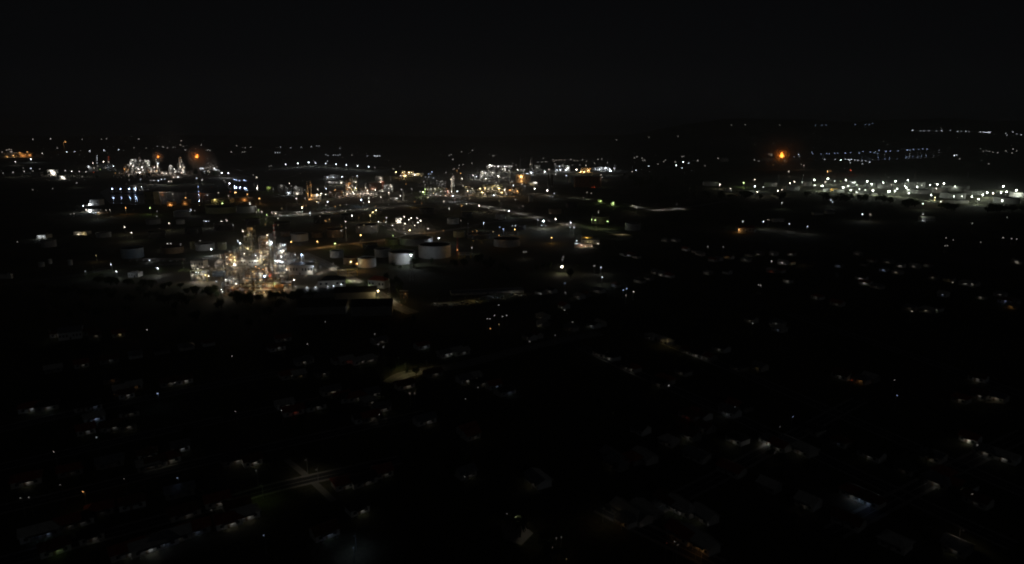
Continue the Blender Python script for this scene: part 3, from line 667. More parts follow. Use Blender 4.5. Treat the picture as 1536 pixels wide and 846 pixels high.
# ---- far left refinery
UNITGLOW = -.55
unit('of the small plant left of the flare', 'small plant left of the flare', [('chim', 145.8, 255, 2, 233, 'white lit stack', dict(m=paint)), ('chim', 163, 254, 2, 235, 'red lamp topped stack', dict(m=paint)), ('fr', 152, 256, 16, 246, 'low frame'), ('drum', 168, 257, 8, 252, 'long pale drum'), ('bld', 139, 257, 11, 250, 'pale annex', dict(d=14, windows=3))],
     '145.7 234 1.5 c;145.7 237 1.5 c;145.7 240 1.2 c;145.7 244.5 1.2 c;163 235.5 1.1 r;163 239 1.1 r;163 243 1.6 k;132.5 249.3 2.2 c;139.5 244.5 2.2 k;155.3 242.5 3 k;170 249.3 2.6 c;147 249 1.4 k;141 252 1.4 k;158 252 1.2 k;150 254 1.2 g')
unit('of the glittering far left refinery', 'glittering far left refinery', [('fr', 193, 260, 12, 246, 'low left frame', dict(m=brown)), ('fr', 200, 260, 9, 239, 'tall square frame', dict(m=paint)), ('col', 203.5, 258, 2.5, 238, 'column'), ('fr', 211, 261, 12, 241, 'wide frame', dict(m=paint)), ('col', 218, 259, 2.6, 240, 'slim column'),
      ('fr', 220.5, 260, 8, 239.5, 'tall reactor frame', dict(m=paint)), ('fr', 229, 261, 10, 248, 'low block frame', dict(m=brown)), ('rack', 205, 263, 34, 257, 'long front rack', dict(d=10)), ('chim', 236.5, 261, 1.6, 236, 'lit stack', dict(m=paint)), ('fr', 237, 262, 7, 252, 'brown burner frame', dict(m=brown)), ('col', 210.5, 257, 2, 235, 'thin dark column')],
     '237 245 2.4 c;236.7 249.5 1.8 k;236.5 252 2 p;236.2 256 2.4 o;187 253.5 2.2 o;190 257.5 1.6 p;224 258.3 2 o;198.5 239.5 2 w;203.5 240.3 2 w;210 241.5 2.2 w;218 240.5 2.5 w;221 241 2.5 w;221.3 245 2.2 w;223.5 248 2.2 w;231.5 251 2.2 w;206 251 2.3 p;208 254.5 2 p;197 245.5 1.8 w;203 244 2 w;211 258.5 2 p', fill=80, fillc='wwkpp', lampgroup='posts of the far left refinery')
unit('of the far left refinery annex', 'far left refinery annex', [('rack', 250, 264, 26, 257, 'low rack', dict(d=12)), ('fr', 256, 262, 4, 248, 'hooked frame', dict(m=paint)), ('fr', 271, 260, 9, 244, 'stepped frame', dict(m=paint)), ('col', 270.5, 258, 2.4, 236, 'tall lit column'), ('fr', 275, 262, 5, 250, 'low front frame', dict(m=brown)), ('fr', 262, 267, 14, 260, 'dim low frame', dict(m=brown)), ('drum', 245, 263, 8, 258, 'small drum')],
     '271 236.5 1.4 o;272 239.5 1.6 p;272.5 242.5 1.8 p;270 244 1.5 p;270 250 2.6 w;269 252 2 w;276 251 2.2 w;256 248.5 1.8 w;255.5 252 1.8 w;261.5 253.5 2.4 w;264 256.5 2.2 w;275 258 2.2 w;267 266 2.4 c;243 258.5 2 p;268 258 1.8 w', fill=36, fillc='wkpp', lampgroup='posts of the far left annex')
unit('right of the big left flare', 'lit terrace right of the left flare', [('bld', 303, 255, 7, 251, 'white low hall', dict(d=20, wm=whitew, windows=3)), ('bld', 310, 259, 9, 255, 'white front hall', dict(d=20, wm=whitew, windows=3)), ('fr', 313, 254.5, 4, 249, 'small frame'), ('mast', 290, 256, 2, 240, 'dark mast'), ('drum', 323, 258, 7, 254, 'pale drum')],
     '300 252.3 1.8 c;304 252.3 2 c;308 258 2 c;312 257.5 1.8 k;310.5 251.2 1.6 w;313 251.2 1.7 p;321.5 252.7 3 c;332.7 259.2 2.9 c;342.7 259.6 3.3 c;295 267.3 2.2 c;303.5 269.7 1.6 w;329 256 1.3 w')
UNITGLOW = 0.0
flare(296.5, 258, 237.5, 3.4, 5.5, 10, 'tall flare stack with the bigger orange flame and smoke on the left', (1, .22, .02), .4)
flare(239.5, 261, 236.8, 2.0, 2.6, 8, 'short flare stack with a small orange flame beside the glittering refinery', (1, .24, .03), .1)
# ---- shore, dock
lamps('211 269 1.5 c;226 270.5 1.3 w;231 270.5 1.6 w;237 270.5 1.8 c;242 268.5 1.8 c;247 268.5 1.8 c;193.5 270 .5 w;253 272 1.8 k;257 272 1.8 k', 'lamp on the bank under the far left refinery', 'bank lamps under the refinery')
lamps('351 269 2.2 b;354 269.5 2 b;359 270 1.5 b;366 270.3 2.6 b;368.5 271 2.2 b;336 270.5 1 w;338 273 .8 w;380.3 262.5 1 w;385 266 2.4 k;297 280 1.5 b;297.5 287 1.4 b', 'lamp along the far canal bank', 'lamps along the far canal bank', name='quay_lamp')
for i, (x, l) in enumerate(((171.5, 'left'), (184, 'second'), (197, 'third'), (206.5, 'right'))):
    p = at(x, 290); s = mpp(p); o = thing('moored_barge', 'dark moored barge with a bluish deck lamp on the black water', 'barge', p, .05 * i, 'barges moored on the water')
    b = MB(); L, W = 10, 5; b.add([(-L, -W / 2, .3), (L, -W / 2, .3), (L + 3, 0, .3), (L, W / 2, .3), (-L, W / 2, .3), (-L, -W / 2, 2.2), (L, -W / 2, 2.2), (L + 4, 0, 2.8), (L, W / 2, 2.2), (-L, W / 2, 2.2)], [(4, 3, 2, 1, 0), (5, 6, 7, 8, 9), (0, 1, 6, 5), (1, 2, 7, 6), (2, 3, 8, 7), (3, 4, 9, 8), (4, 0, 5, 9)]); b.build('hull', dark, o, False)
    MB().box(-6, 0, 2.2, 5, 3.6, 3).build('cabin', render_, o, False); MB().rod((-4, 0, 5.2), (-4, 0, 10.5), .14, 6).build('mast', steel, o)
    pt = p + Vector((0, 0, 11)); r, L_ = bulb_of(pt, 3.4 if i != 1 else 3, 'b'); b = MB(); b.ico(-4, 0, 11, r, r); b.build('lamp', emit('b', L_ * 1.5), o)
lamps('201 283 2.4 b;203 291.5 1 b;192.5 293.5 .9 p', 'lamp standing between the barges', 'lamps between the barges')
unit('on the near left quay', 'quay buildings', [('bld', 224, 300, 14, 288, 'big olive warehouse', dict(d=24, wm=olive, windows=3, rm=roofd)), ('bld', 255, 309, 9, 303, 'orange lit shed', dict(d=14, wm=brown, windows=3)), ('bld', 278, 308, 10, 300, 'brown shed', dict(d=14, wm=brown, windows=3)), ('bld', 292, 309, 12, 305, 'low brown shed', dict(d=10, wm=brown, windows=4)),
      ('chim', 241.5, 309, 1.2, 299, 'thin pale stack'), ('chim', 303, 304, 1.6, 295, 'pale stack', dict(m=paint)), ('bld', 331, 305, 28, 299, 'long tan warehouse', dict(d=24, wm=olive, windows=6)), ('bld', 362, 302, 22, 297, 'long dim warehouse', dict(d=24, wm=brown, windows=5)), ('mast', 279.5, 300, 1.5, 287, 'dark mast')],
     '278 296.7 2.3 o;255 307 2.4 o;277 305 1.6 o;353 288.5 2.8 o;371 291.5 2.7 o;389 297.7 2.9 o;333.5 305 3.2 g;375 304.5 2.3 k;322 299 2.3 y;366.5 299.5 2 o;327.5 289 1.8 k;345.5 287.5 1 r;311 292 1.2 w;343 293 1.4 p;188.5 311.5 2.3 o;225 312 2.4 g;165 315 1.4 k;159 315 1.3 k;111 320.5 1 w;106 321 .8 w;235.5 317 1 w;235 324.5 1.1 w;257 309.5 1.4 o;286 314.3 2 c;292 316 .8 w')
# white lit corner building
unit('at the bright left corner yard', 'bright left corner yard', [('bld', 142, 308, 14, 300, 'white lit hall', dict(d=18, wm=whitew, windows=3)), ('bld', 139, 318, 20, 314.5, 'low pale canopy', dict(d=10, wm=render_, windows=5)), ('bld', 152, 321, 12, 318, 'brown low shed', dict(d=10, wm=brown, windows=4))],
     '125 308.7 3 c;133.5 307 4 c;135 315.7 3.2 c;129 314 1.8 w;140 318.8 1.8 c;144 319 1.8 c;147.5 318.5 1.7 k')

# ---- the ridge road and the middle refinery
lamps('428.7 246.5 2.3 c;446.7 245 3.2 c;463 243.5 3.2 c;473 244.5 2.8 c;488.5 245.3 2.6 c;504 246.3 3.1 c;519.5 247.5 3.1 c;536.3 248.7 3 c;553.3 250 3 c', 'lamp of the evenly spaced ridge road row', 'ridge road lamp row', name='road_lamp')
lamps('491 241.8 1.6 c;562 251 1 w;600 249.5 .9 w;404 249.5 .6 w;407 249 .7 w;590.5 253.5 1 w', 'small lamp beside the ridge road', 'small lamps beside the ridge road', name='road_lamp')
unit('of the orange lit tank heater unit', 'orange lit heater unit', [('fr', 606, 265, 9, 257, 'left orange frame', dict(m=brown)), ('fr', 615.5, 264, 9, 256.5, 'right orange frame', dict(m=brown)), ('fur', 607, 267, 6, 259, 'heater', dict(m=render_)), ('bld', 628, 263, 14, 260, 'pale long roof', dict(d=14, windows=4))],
     '594 258.3 2.6 y;604 258.5 2.5 y;606.5 257.5 2.2 y;614 258.5 2.4 y;617.5 258.7 2.2 y;601 263.5 2.1 p;608 263.5 2.3 y;622 261.5 2.2 k;627 261 1.2 y;632 264 1.2 y;618 261.5 1.4 w;605 261 1.8 o;611 260 1.8 o')
unit('in the left part of the middle refinery', 'left part of the middle refinery', [('chim', 461.5, 301, 2.6, 272, 'left twin orange lit chimney', dict(m=conc)), ('chim', 466.5, 300, 2.4, 271, 'right twin orange lit chimney', dict(m=conc)), ('bld', 473, 300, 12, 292, 'tan lit building', dict(d=14, wm=render_, windows=4)), ('bld', 446, 292, 11, 281, 'grey boiler house', dict(d=16, wm=grey, windows=4)), ('fr', 433, 292, 9, 281, 'dim frame'), ('drum', 403, 288, 9, 279, 'dim olive drum', dict(m=olive)),
      ('fr', 502, 297, 16, 286, 'rusty reactor frame', dict(m=rust)), ('cool', 498, 272, 24, 264, 'upper cooler', dict(d=10)), ('rack', 502, 278, 26, 272, 'white lit rack', dict(d=8)), ('fr', 500, 268, 14, 262, 'upper frame', dict(m=paint)), ('fr', 421, 290, 8, 277, 'dark frame')],
     '''491.5 265.7 2.6 c;499 265 2.5 c;513 265 3 c;495 273 1.5 w;500 274 1.6 w;504.5 274 1.7 w;493 272.7 1.3 w;512 274 2.9 k;489 283 2.8 c;481.7 290.3 2.9 k;475.5 291.5 2.6 k;488.5 291.7 2.7 k;434 275 2 k;445.5 290 1.9 k;433 289.5 3 c;432.5 292 2 c;389.7 297.5 1 o;402.5 281 1.5 g;476.5 283.5 1.7 k;445 297 1.8 k;457.5 297 1.6 p;491.5 302.5 3.1 c;495 288 1.4 k;513 288 2.5 o;503 284 1.2 o;443.7 279.5 1.3 w;422 278 1.4 w;429 281 1 w;437 279 1 w;410 284 .9 w;449 285 1 w;457 285 1.1 w;480 301 .9 o;499 297.5 1.4 k;509 295.5 1.5 k;535.5 263.7 2.4 c;462 290 1.9 o;467 293 2 o;464 299 2.7 o;463 281 1.4 o;467 277 1.4 o''')  # the lowest orange lamp at the twin chimneys is added to brighten them
unit('in the heart of the middle refinery', 'heart of the middle refinery', [('fr', 523, 293, 8, 267.5, 'brown left half frame', dict(m=brown, d=16)), ('fr', 531.5, 292, 7, 266.5, 'olive right half frame', dict(m=olive, d=16)), ('col', 528, 290, 2.2, 265, 'olive column', dict(m=olive)), ('rack', 540, 294, 50, 288, 'long bright lit rack', dict(d=12, m=paint)), ('fr', 546, 289, 12, 282, 'low brown frame', dict(m=brown)), ('col', 548.5, 288, 1.6, 275, 'white thin column', dict(m=paint)),
      ('bld', 562, 285, 18, 274, 'reddish furnace hall', dict(d=18, wm=rust, windows=4)), ('bld', 571, 284, 10, 272, 'tall reddish hall', dict(d=14, wm=tile, windows=2)), ('fr', 568, 270.5, 10, 264.5, 'grey upper frame', dict(m=paint)), ('col', 585.5, 273, 1.8, 264.5, 'white bent column', dict(m=paint)), ('fr', 582, 288, 12, 276, 'pale steam frame', dict(m=paint)), ('cool', 576, 292, 20, 286, 'pale cooler', dict(d=8)), ('chim', 584, 300, 1.6, 280, 'slim grey stack'), ('chim', 605, 301, 2.2, 284, 'pale leaning stack', dict(m=paint)), ('drum', 591, 301, 12, 297, 'long low drum')],
     '''513 288 1.6 o;519.5 278 1.7 k;523 280 1.3 p;525 281 1.3 p;520.7 276 1.3 o;518 290 2.5 w;521 291 2.5 w;524 290 2.6 w;529.5 288.7 3.5 w;531 291 2.6 w;537 290.5 1.8 k;541 290.5 1.9 p;551 285.5 2.6 p;552 290 2.4 p;557 290.5 2.1 p;563 285 3.2 w;559 283.5 2 p;566 282.5 2.2 p;571.5 270.7 2.3 k;573 284.7 2 k;577 284 2 w;587 280 2 w;583 282.5 1.8 w;578 279 1.3 w;541.5 299.7 3.5 b;553.3 297 2 k;553.3 302 2.6 k;571 295 1.5 k;600.5 293.7 2.3 k;602 284.3 1.7 w;595 297.5 1.2 w;544.5 293.5 1.3 k;609 276 1 o;618 284 1 w;617 283 .9 w;622 302.3 2.6 o;519 283 1.3 o;527 284 1.5 y;533 283 1.6 y''', fill=34, fillc='kkwpo')
unit('in the treed part of the middle refinery', 'treed part of the middle refinery', [('fr', 650, 293, 26, 281, 'low pale frame', dict(m=olive)), ('mast', 680, 292, 4, 263, 'lamp studded mast', dict(m=paint)), ('col', 677.5, 290, 1.6, 268, 'thin column', dict(m=paint)), ('fr', 670, 294, 8, 283, 'red lit frame', dict(m=rust)), ('rack', 652, 296, 40, 290, 'long dim rack', dict(d=12)), ('fr', 662, 290, 12, 271, 'dark frame', dict(m=steel)), ('col', 637.5, 289, 1.8, 277, 'short column')],
     '''635 288 3 g;637.5 283.5 2.2 g;679.3 294 3.4 c;686 287 3 c;648 258 2.2 b;643 261 1.5 b;646 261 1.4 c;693 268 2.6 k;643 265.5 1.5 c;650 267 1.4 c;638 265.7 1 c;635.7 272.7 1.3 w;679.5 254 .9 p;681.5 253 1 p;688 252.5 1.1 p;691 260 2 o;685.5 256 1.5 o;689 248 1 w;670 283 1.4 o;671.5 287.5 1.4 r;670 291 1.4 r;694.7 279 1.7 k;657.5 281 1.7 k;677.5 286.7 1.8 p;669 258.7 1 w;655 271 1.2 w;663 271.5 1.3 w;664 276 1.2 w;676 268.5 1.6 k;680 264.5 1.5 p;681 267.5 1.5 p;680 271 1.4 k;679 275 1.5 k;678.5 279 1.5 k;681 278 1.4 w;641 283.5 1.4 w;645 284 1.4 w;652 282.5 1.3 w;656 288 1.2 w;630 287.5 1.2 w;622 302.3 1 o;682 298 .8 c''', fill=20, fillc='wwgk')
unit('in the white lit part of the middle refinery', 'white lit part of the middle refinery', [('cool', 749, 258, 40, 247.5, 'bright long upper cooler', dict(d=14)), ('fr', 732, 270, 22, 256, 'white mid frame', dict(m=paint)), ('fr', 752, 272, 18, 258, 'grey mid frame', dict(m=alum)), ('drum', 757, 270, 14, 261, 'pale curved drum', dict(m=paint)), ('rack', 716, 269, 30, 262, 'pale sloping rack', dict(d=10)), ('col', 748.5, 276, 2.2, 255, 'pale column', dict(m=paint)), ('col', 765, 277, 2.4, 257, 'right pale column', dict(m=alum)),
      ('fr', 704, 294, 12, 279, 'tan lit reactor frame', dict(m=render_)), ('fur', 709, 293, 7, 281, 'tan heater', dict(m=render_)), ('rack', 735, 294, 46, 286, 'yellow lit rack', dict(d=14, m=olive)), ('fr', 738, 286, 30, 277, 'yellow lit low frame', dict(m=olive)), ('fr', 768, 294, 30, 282, 'orange lit frame', dict(m=brown)), ('col', 757.5, 292, 2, 281, 'bent white column', dict(m=paint)), ('bld', 785, 274, 22, 262, 'tan lit hall', dict(d=20, wm=render_, windows=5)), ('drum', 800, 279, 14, 273, 'white curved drum')],
     '''735 248 3.4 w;737.5 248.7 3 w;733 248.5 2 w;742 249.5 2.3 w;747.5 249.5 3 w;752 250.3 1.8 w;757 250 2.4 w;760 249.5 2.2 w;764 250 1.8 w;767.5 250 1.8 w;757.5 253.5 2.6 w;763.5 256 2 w;723 258 2 w;728.5 259.5 2.8 w;738.5 259.5 1.8 w;729 263.5 1.6 w;722 264 1.8 w;714.5 265 2.8 c;729 268 2.2 w;747 263.7 3.1 w;755 265.5 2.3 w;738 262 1.8 w;734 271.5 1.5 w;741 255 1.4 w;744 274 1.3 k;720 282.7 3 y;727.5 282 2.6 y;723.5 288.7 3.6 y;733 283.5 2.1 k;741.3 278.5 2 y;738.7 283.7 2 k;748.5 282.5 3.2 y;752 289 3.1 y;757.5 283 2 p;758 288 1.8 p;765 285 2.4 o;769 284 1.6 k;776 286.5 2.6 o;772 288 1.6 o;770 278 2.4 c;740.5 293 3 c;764.3 294.5 2 k;717 294.5 1.5 p;731.5 294.5 1.4 k;704 281 1.7 o;702 286 1.7 p;706 289 1.6 o;709 285 1.6 p;704 292.5 1.5 k;781.5 264.5 3 o;783 276 1.6 p;785 260 1.6 p;768.5 272.5 1.5 w;773 299.3 1.3 k;787 279 1 w;782 271 1.6 o;726 278 .9 w;760 291 1.4 k''', fill=40, fillc='wwkky')
unit('in the right part of the middle refinery', 'right part of the middle refinery', [('mast', 797, 262, 6, 236.5, 'big pale lattice tower', dict(m=paint)), ('mast', 780, 256, 2, 236, 'thin dark mast'), ('fr', 806, 259, 8, 247, 'small white frame', dict(m=paint)), ('rack', 812, 260, 34, 255.5, 'pale rack', dict(d=10)), ('cool', 844, 257, 22, 248.5, 'white bright cooler', dict(d=14)), ('mast', 832, 257, 2.4, 245, 'left bent mast', dict(m=paint)), ('fr', 851, 257, 8, 250, 'small right frame', dict(m=paint)),
      ('bld', 878, 259, 14, 252, 'orange lit hall', dict(d=16, wm=brown, windows=4)), ('cool', 893, 256, 10, 251.5, 'small white cooler', dict(d=8)), ('fr', 905, 256, 18, 251, 'low white frame', dict(m=paint)), ('mast', 922.5, 255, 2, 246, 'white slanting mast', dict(m=paint)), ('col', 823, 280, 3, 261, 'left dark column', dict(m=dark)), ('col', 828, 280, 3, 261, 'right dark column', dict(m=dark)), ('chim', 855, 274, 2.4, 263, 'pale short stack', dict(m=paint)), ('bld', 880, 281, 36, 265, 'reddish dark hall', dict(d=24, wm=rust, windows=7)), ('chim', 900, 280, 4, 266, 'reddish stack', dict(m=rust))],
     '''776.5 255 2.4 w;782 254.5 1.8 w;786.5 254.8 1.8 w;797 259.3 3.5 c;791.7 260.3 2.2 c;796 246.3 1.8 k;798 253 1.4 w;817.3 257.5 3.3 c;823.5 253.7 2.2 k;835.5 255 2.6 c;840.5 254.7 3 c;849.3 255 3.2 c;839.5 249.3 2.2 c;852 251.5 2.2 w;844 247 1.4 w;865 254.7 3.2 k;849.3 263.3 2.4 c;871 257.5 2.6 y;876 257.5 2.8 y;882.7 255.3 2.7 y;879 248.3 1.8 k;873 258 1.8 o;886 253.5 1.6 o;893 253.5 2.2 c;899 254.3 2.8 c;902 251.2 1.7 c;908.3 251.5 2.9 c;915 254 3.1 c;916.5 256 2.6 c;921 252.5 1.8 c;901.5 262 1.8 k;903.3 266 1.3 w;834 261 1.2 w;821 285.3 3.2 k;802 282.7 2.4 k;831.5 290 1.7 c;825 294.5 1.1 c;829 295 1 c;787.5 279.3 1 w;888 281 1.1 r;891.5 280.7 1.3 r;896 281.5 1.1 r;768.5 272.5 1.2 w;812 254.5 1.1 w;858.5 247.5 .8 w;869.5 247.5 1 w;805 251 1.2 w;833 246 1.2 w''')
# far trestle
unit('on the far horizon beyond the refinery', 'far trestle', [('rack', 862, 243, 66, 239.5, 'long far conveyor trestle', dict(d=8, n=2))], '807 243 1 w;813 243 1 w;819 242.5 1.2 w;829.5 239.5 .7 w;834 240.2 .9 k;839 240.2 .9 k;842.5 240.2 .8 k;847 240.2 .8 k;856 239 1.2 w;861.5 240.7 1 k;873.5 239.7 .9 w;888.5 243.3 .9 k;892 244.8 1 k;897 239 1.2 w;902.5 238.5 .7 w;911.5 244 1 w;831 242 .7 k;866 241 .7 k;880 242 .7 k;769 245 .7 w;774 247.5 .8 w;815 237.5 .6 w', lit=False, lampgroup='lamps near the far trestle')
unit('beyond the black wood', 'buildings beyond the black wood', [('bld', 1087.5, 242.5, 10, 236, 'small lit gabled house', dict(d=14, wm=render_, roof='gable', windows=3)), ('mast', 948.5, 258, 1, 248, 'pale thin mast')], '948.2 257.5 1.2 k')

# ---- right flare and the right tank farm
flare(1171, 255, 237, 4.8, 8.0, 11, 'lone flare stack with a big orange flame above the right tank farm', (1, .24, .02), .05)
for a in ((1205, 241, 6, 234.5, 'left'), (1217.5, 241, 9, 234, 'right')):
    tank(*a[:4], 'dim brown pointed tank right of the lone flare', brown, brown, 'dim pointed tanks by the flare')
lamps('1157.5 231.5 1.8 k;1153.5 231.2 1.3 k;1178.3 242 1.2 p;1191.5 235 1 c;1198 231.5 1.2 c;1199 234.5 1 c;1205.7 248.2 1.6 p;1202 246.5 .9 p;1183 257.2 1.9 k;1160 247 .8 o', 'lamp on the ground round the lone flare', 'lamps round the lone flare')
lamps('1275.7 255.2 2 r;1241 256.7 1.3 o;1243.5 256.6 1.4 o;1246 256.6 1.3 o', 'lamp on the dark land behind the tank farm', 'lamps behind the tank farm')
RT = [(1069, 279, 23, 272.5), (1094, 287.5, 9, 281), (1112.5, 293, 7, 285.5), (1159, 280, 18, 274), (1213, 279, 12, 272.5), (1193, 286, 18, 279.5), (1242, 287, 10, 283), (1308, 281, 14, 274.5), (1332, 283, 20, 277), (1379.5, 282, 27, 273), (1388, 291, 34, 284.5), (1415.5, 289.5, 21, 281.5), (1444, 287, 36, 279),
      (1439, 298.5, 34, 289.5), (1470, 293, 27, 286), (1521, 306, 34, 296.5), (1546, 296.5, 34, 289), (1297, 290, 18, 285.5), (1262, 289, 16, 284.5)]
for i, a in enumerate(RT): tank(*a, f'{"broad" if a[2] > 25 else "middling" if a[2] > 13 else "small"} white storage tank in the bright right tank farm', paint, roofd, 'tanks of the right tank farm')
POSTDIM = -.65
unit('of the right tank farm', 'walls and pump houses of the right tank farm', [('bld', 1250, 285.5, 12, 283, 'yellow lit low pump house', dict(d=10, wm=yellowp, windows=4)), ('bld', 1434, 305.5, 38, 301, 'long yellowish bund wall', dict(d=2, wm=render_, windows=0)), ('bld', 1502, 311, 31, 307.5, 'short yellowish bund wall', dict(d=2, wm=render_, windows=0)), ('bld', 1297, 292, 38, 290.5, 'low pale bund wall', dict(d=2, wm=render_, windows=0)), ('rack', 1285, 284, 34, 279, 'pipe rack', dict(d=8)), ('fr', 1281, 279, 8, 272, 'dim frame'), ('mast', 1204, 274, 1.4, 262, 'dark mast'), ('mast', 1373, 268, 2, 257, 'brown mast', dict(m=brown)), ('mast', 1167.5, 274, 1.2, 262, 'dim mast'), ('mast', 1452, 266, 1.2, 258, 'dim right mast'), ('chim', 1485.5, 311, 3.6, 305, 'pale stub stack', dict(m=paint))],
     '''1185 274.7 3 k;1191.7 272.7 2.4 k;1221.6 270 3.35 m;1241.8 268 4.05 m;1238 273 2 k;1233.4 279 4.05 m;1269 270.2 3.65 m;1272.4 279 3.35 m;1264.6 281 3.65 m;1276.3 285.2 3.45 m;1289.3 283.6 3.45 m;1285.4 277.8 2.85 m;1301 272.2 3.95 m;1307.6 276 3.65 m;1309.5 285.5 3.85 m;1325 273.9 3.55 m;1343.3 271.8 3.85 m;1333.6 287 4.85 m;1342.8 286.5 3.45 m;1345.7 283 3.45 m;1337 277.2 1.5 k;1278.5 273.7 2.15 m;1282 273.5 2.25 m;1252 271.5 1.65 m;1167 286 2.4 k;1173 284.5 1.6 k;1203 273.5 2.25 m;1222 278 2.45 m;1261 272 1 g;1247 284 2 y;1256 284 2 y;1285 288.5 2.45 m;1298 285 1.95 m;1115.5 274.2 2.8 g;1132 269.3 1.7 k;1132.5 279.5 3 c;1136 287.5 2.8 k;1080 276.5 2.2 k;1096 283 1.5 k;1145 280.5 1.65 m;1362 270 4.15 m;1357.5 279 2.65 m;1359.5 281.6 3.55 m;1375.7 280 3.25 m;1395.2 277.4 3.45 m;1406 276.4 3.55 m;1416 275.1 3.75 m;1404 282.5 1.8 k;1432.4 279.3 2.25 m;1363.7 289.8 3.45 m;1396.5 292.7 4.05 m;1402.5 296.3 2.2 y;1402 300 1.8 y;1411.5 302.4 2 k;1384.4 305.7 2.45 m;1458 295 3.55 m;1467.5 298.5 4.15 m;1474.3 292.3 4.05 m;1480.5 288.8 4.25 m;1489.3 289.7 3.6 k;1501.6 288.4 4.05 m;1509.8 287.7 3.65 m;1505 279.4 4.25 m;1524.8 285.8 4.65 m;1503.3 301 3.85 m;1431 294.7 2.85 m;1443 294.5 2.65 m;1371 300 1.6 k;1246.5 300 1.4 c;1249 303 1.2 c;1173 304.3 1.45 m''', lampgroup='floodlights of the right tank farm', lname='floodlight')
POSTDIM = 0.0
unit('south of the right tank farm', 'farm houses below the tank farm', [('bld', 1120, 348.5, 24, 339, 'orange lit gabled house', dict(d=12, wm=render_, rm=tile, roof='gable', windows=5)), ('bld', 1393, 331.5, 20, 325, 'pale roofed gabled house', dict(d=12, wm=render_, rm=render_, roof='gable', windows=5)), ('bld', 1228, 322.5, 14, 318, 'dim gabled barn', dict(d=12, roof='gable', windows=4)), ('bld', 1246, 321, 12, 316, 'dim grey barn', dict(d=12, roof='gable', windows=4)), ('bld', 1168, 333, 16, 328.5, 'yellowish long shed', dict(d=10, windows=5))],
     '1108 344.5 2 o;1153 330 1.2 k;1384.5 320.5 1.4 m;1293.7 321.3 2.65 c;1305.5 321.5 1.45 k;1184 335.7 2.15 c;1211.3 339.5 2.35 c;1145 332 2.25 c;1114.5 331.5 1.6 m;1383.5 330.5 1.25 c;1458.5 335 1.1 m;1510.7 326 0.8 m')
# ---- pipeline ways at the wood's edge
lamps('''949 308 1.3 k;955 311.5 1.2 k;875 296.5 .9 k;897.7 317 1.2 k;880.5 288.5 1.1 k;887 290 1 k''', 'lamp along the road by the black wood', 'lamps along the wood road')
unit('by the black wood', 'lit tanks by the black wood', [('drum', 900, 304, 8, 299, 'green lit drum', dict(m=olive)), ('chim', 919.5, 308, 4, 302, 'green lit short stack', dict(m=paint))], '900.5 301.5 2.5 g;919.5 304 2.2 g;893 330 2.4 g;887.5 328.7 1.3 g;911.5 332 2 g')

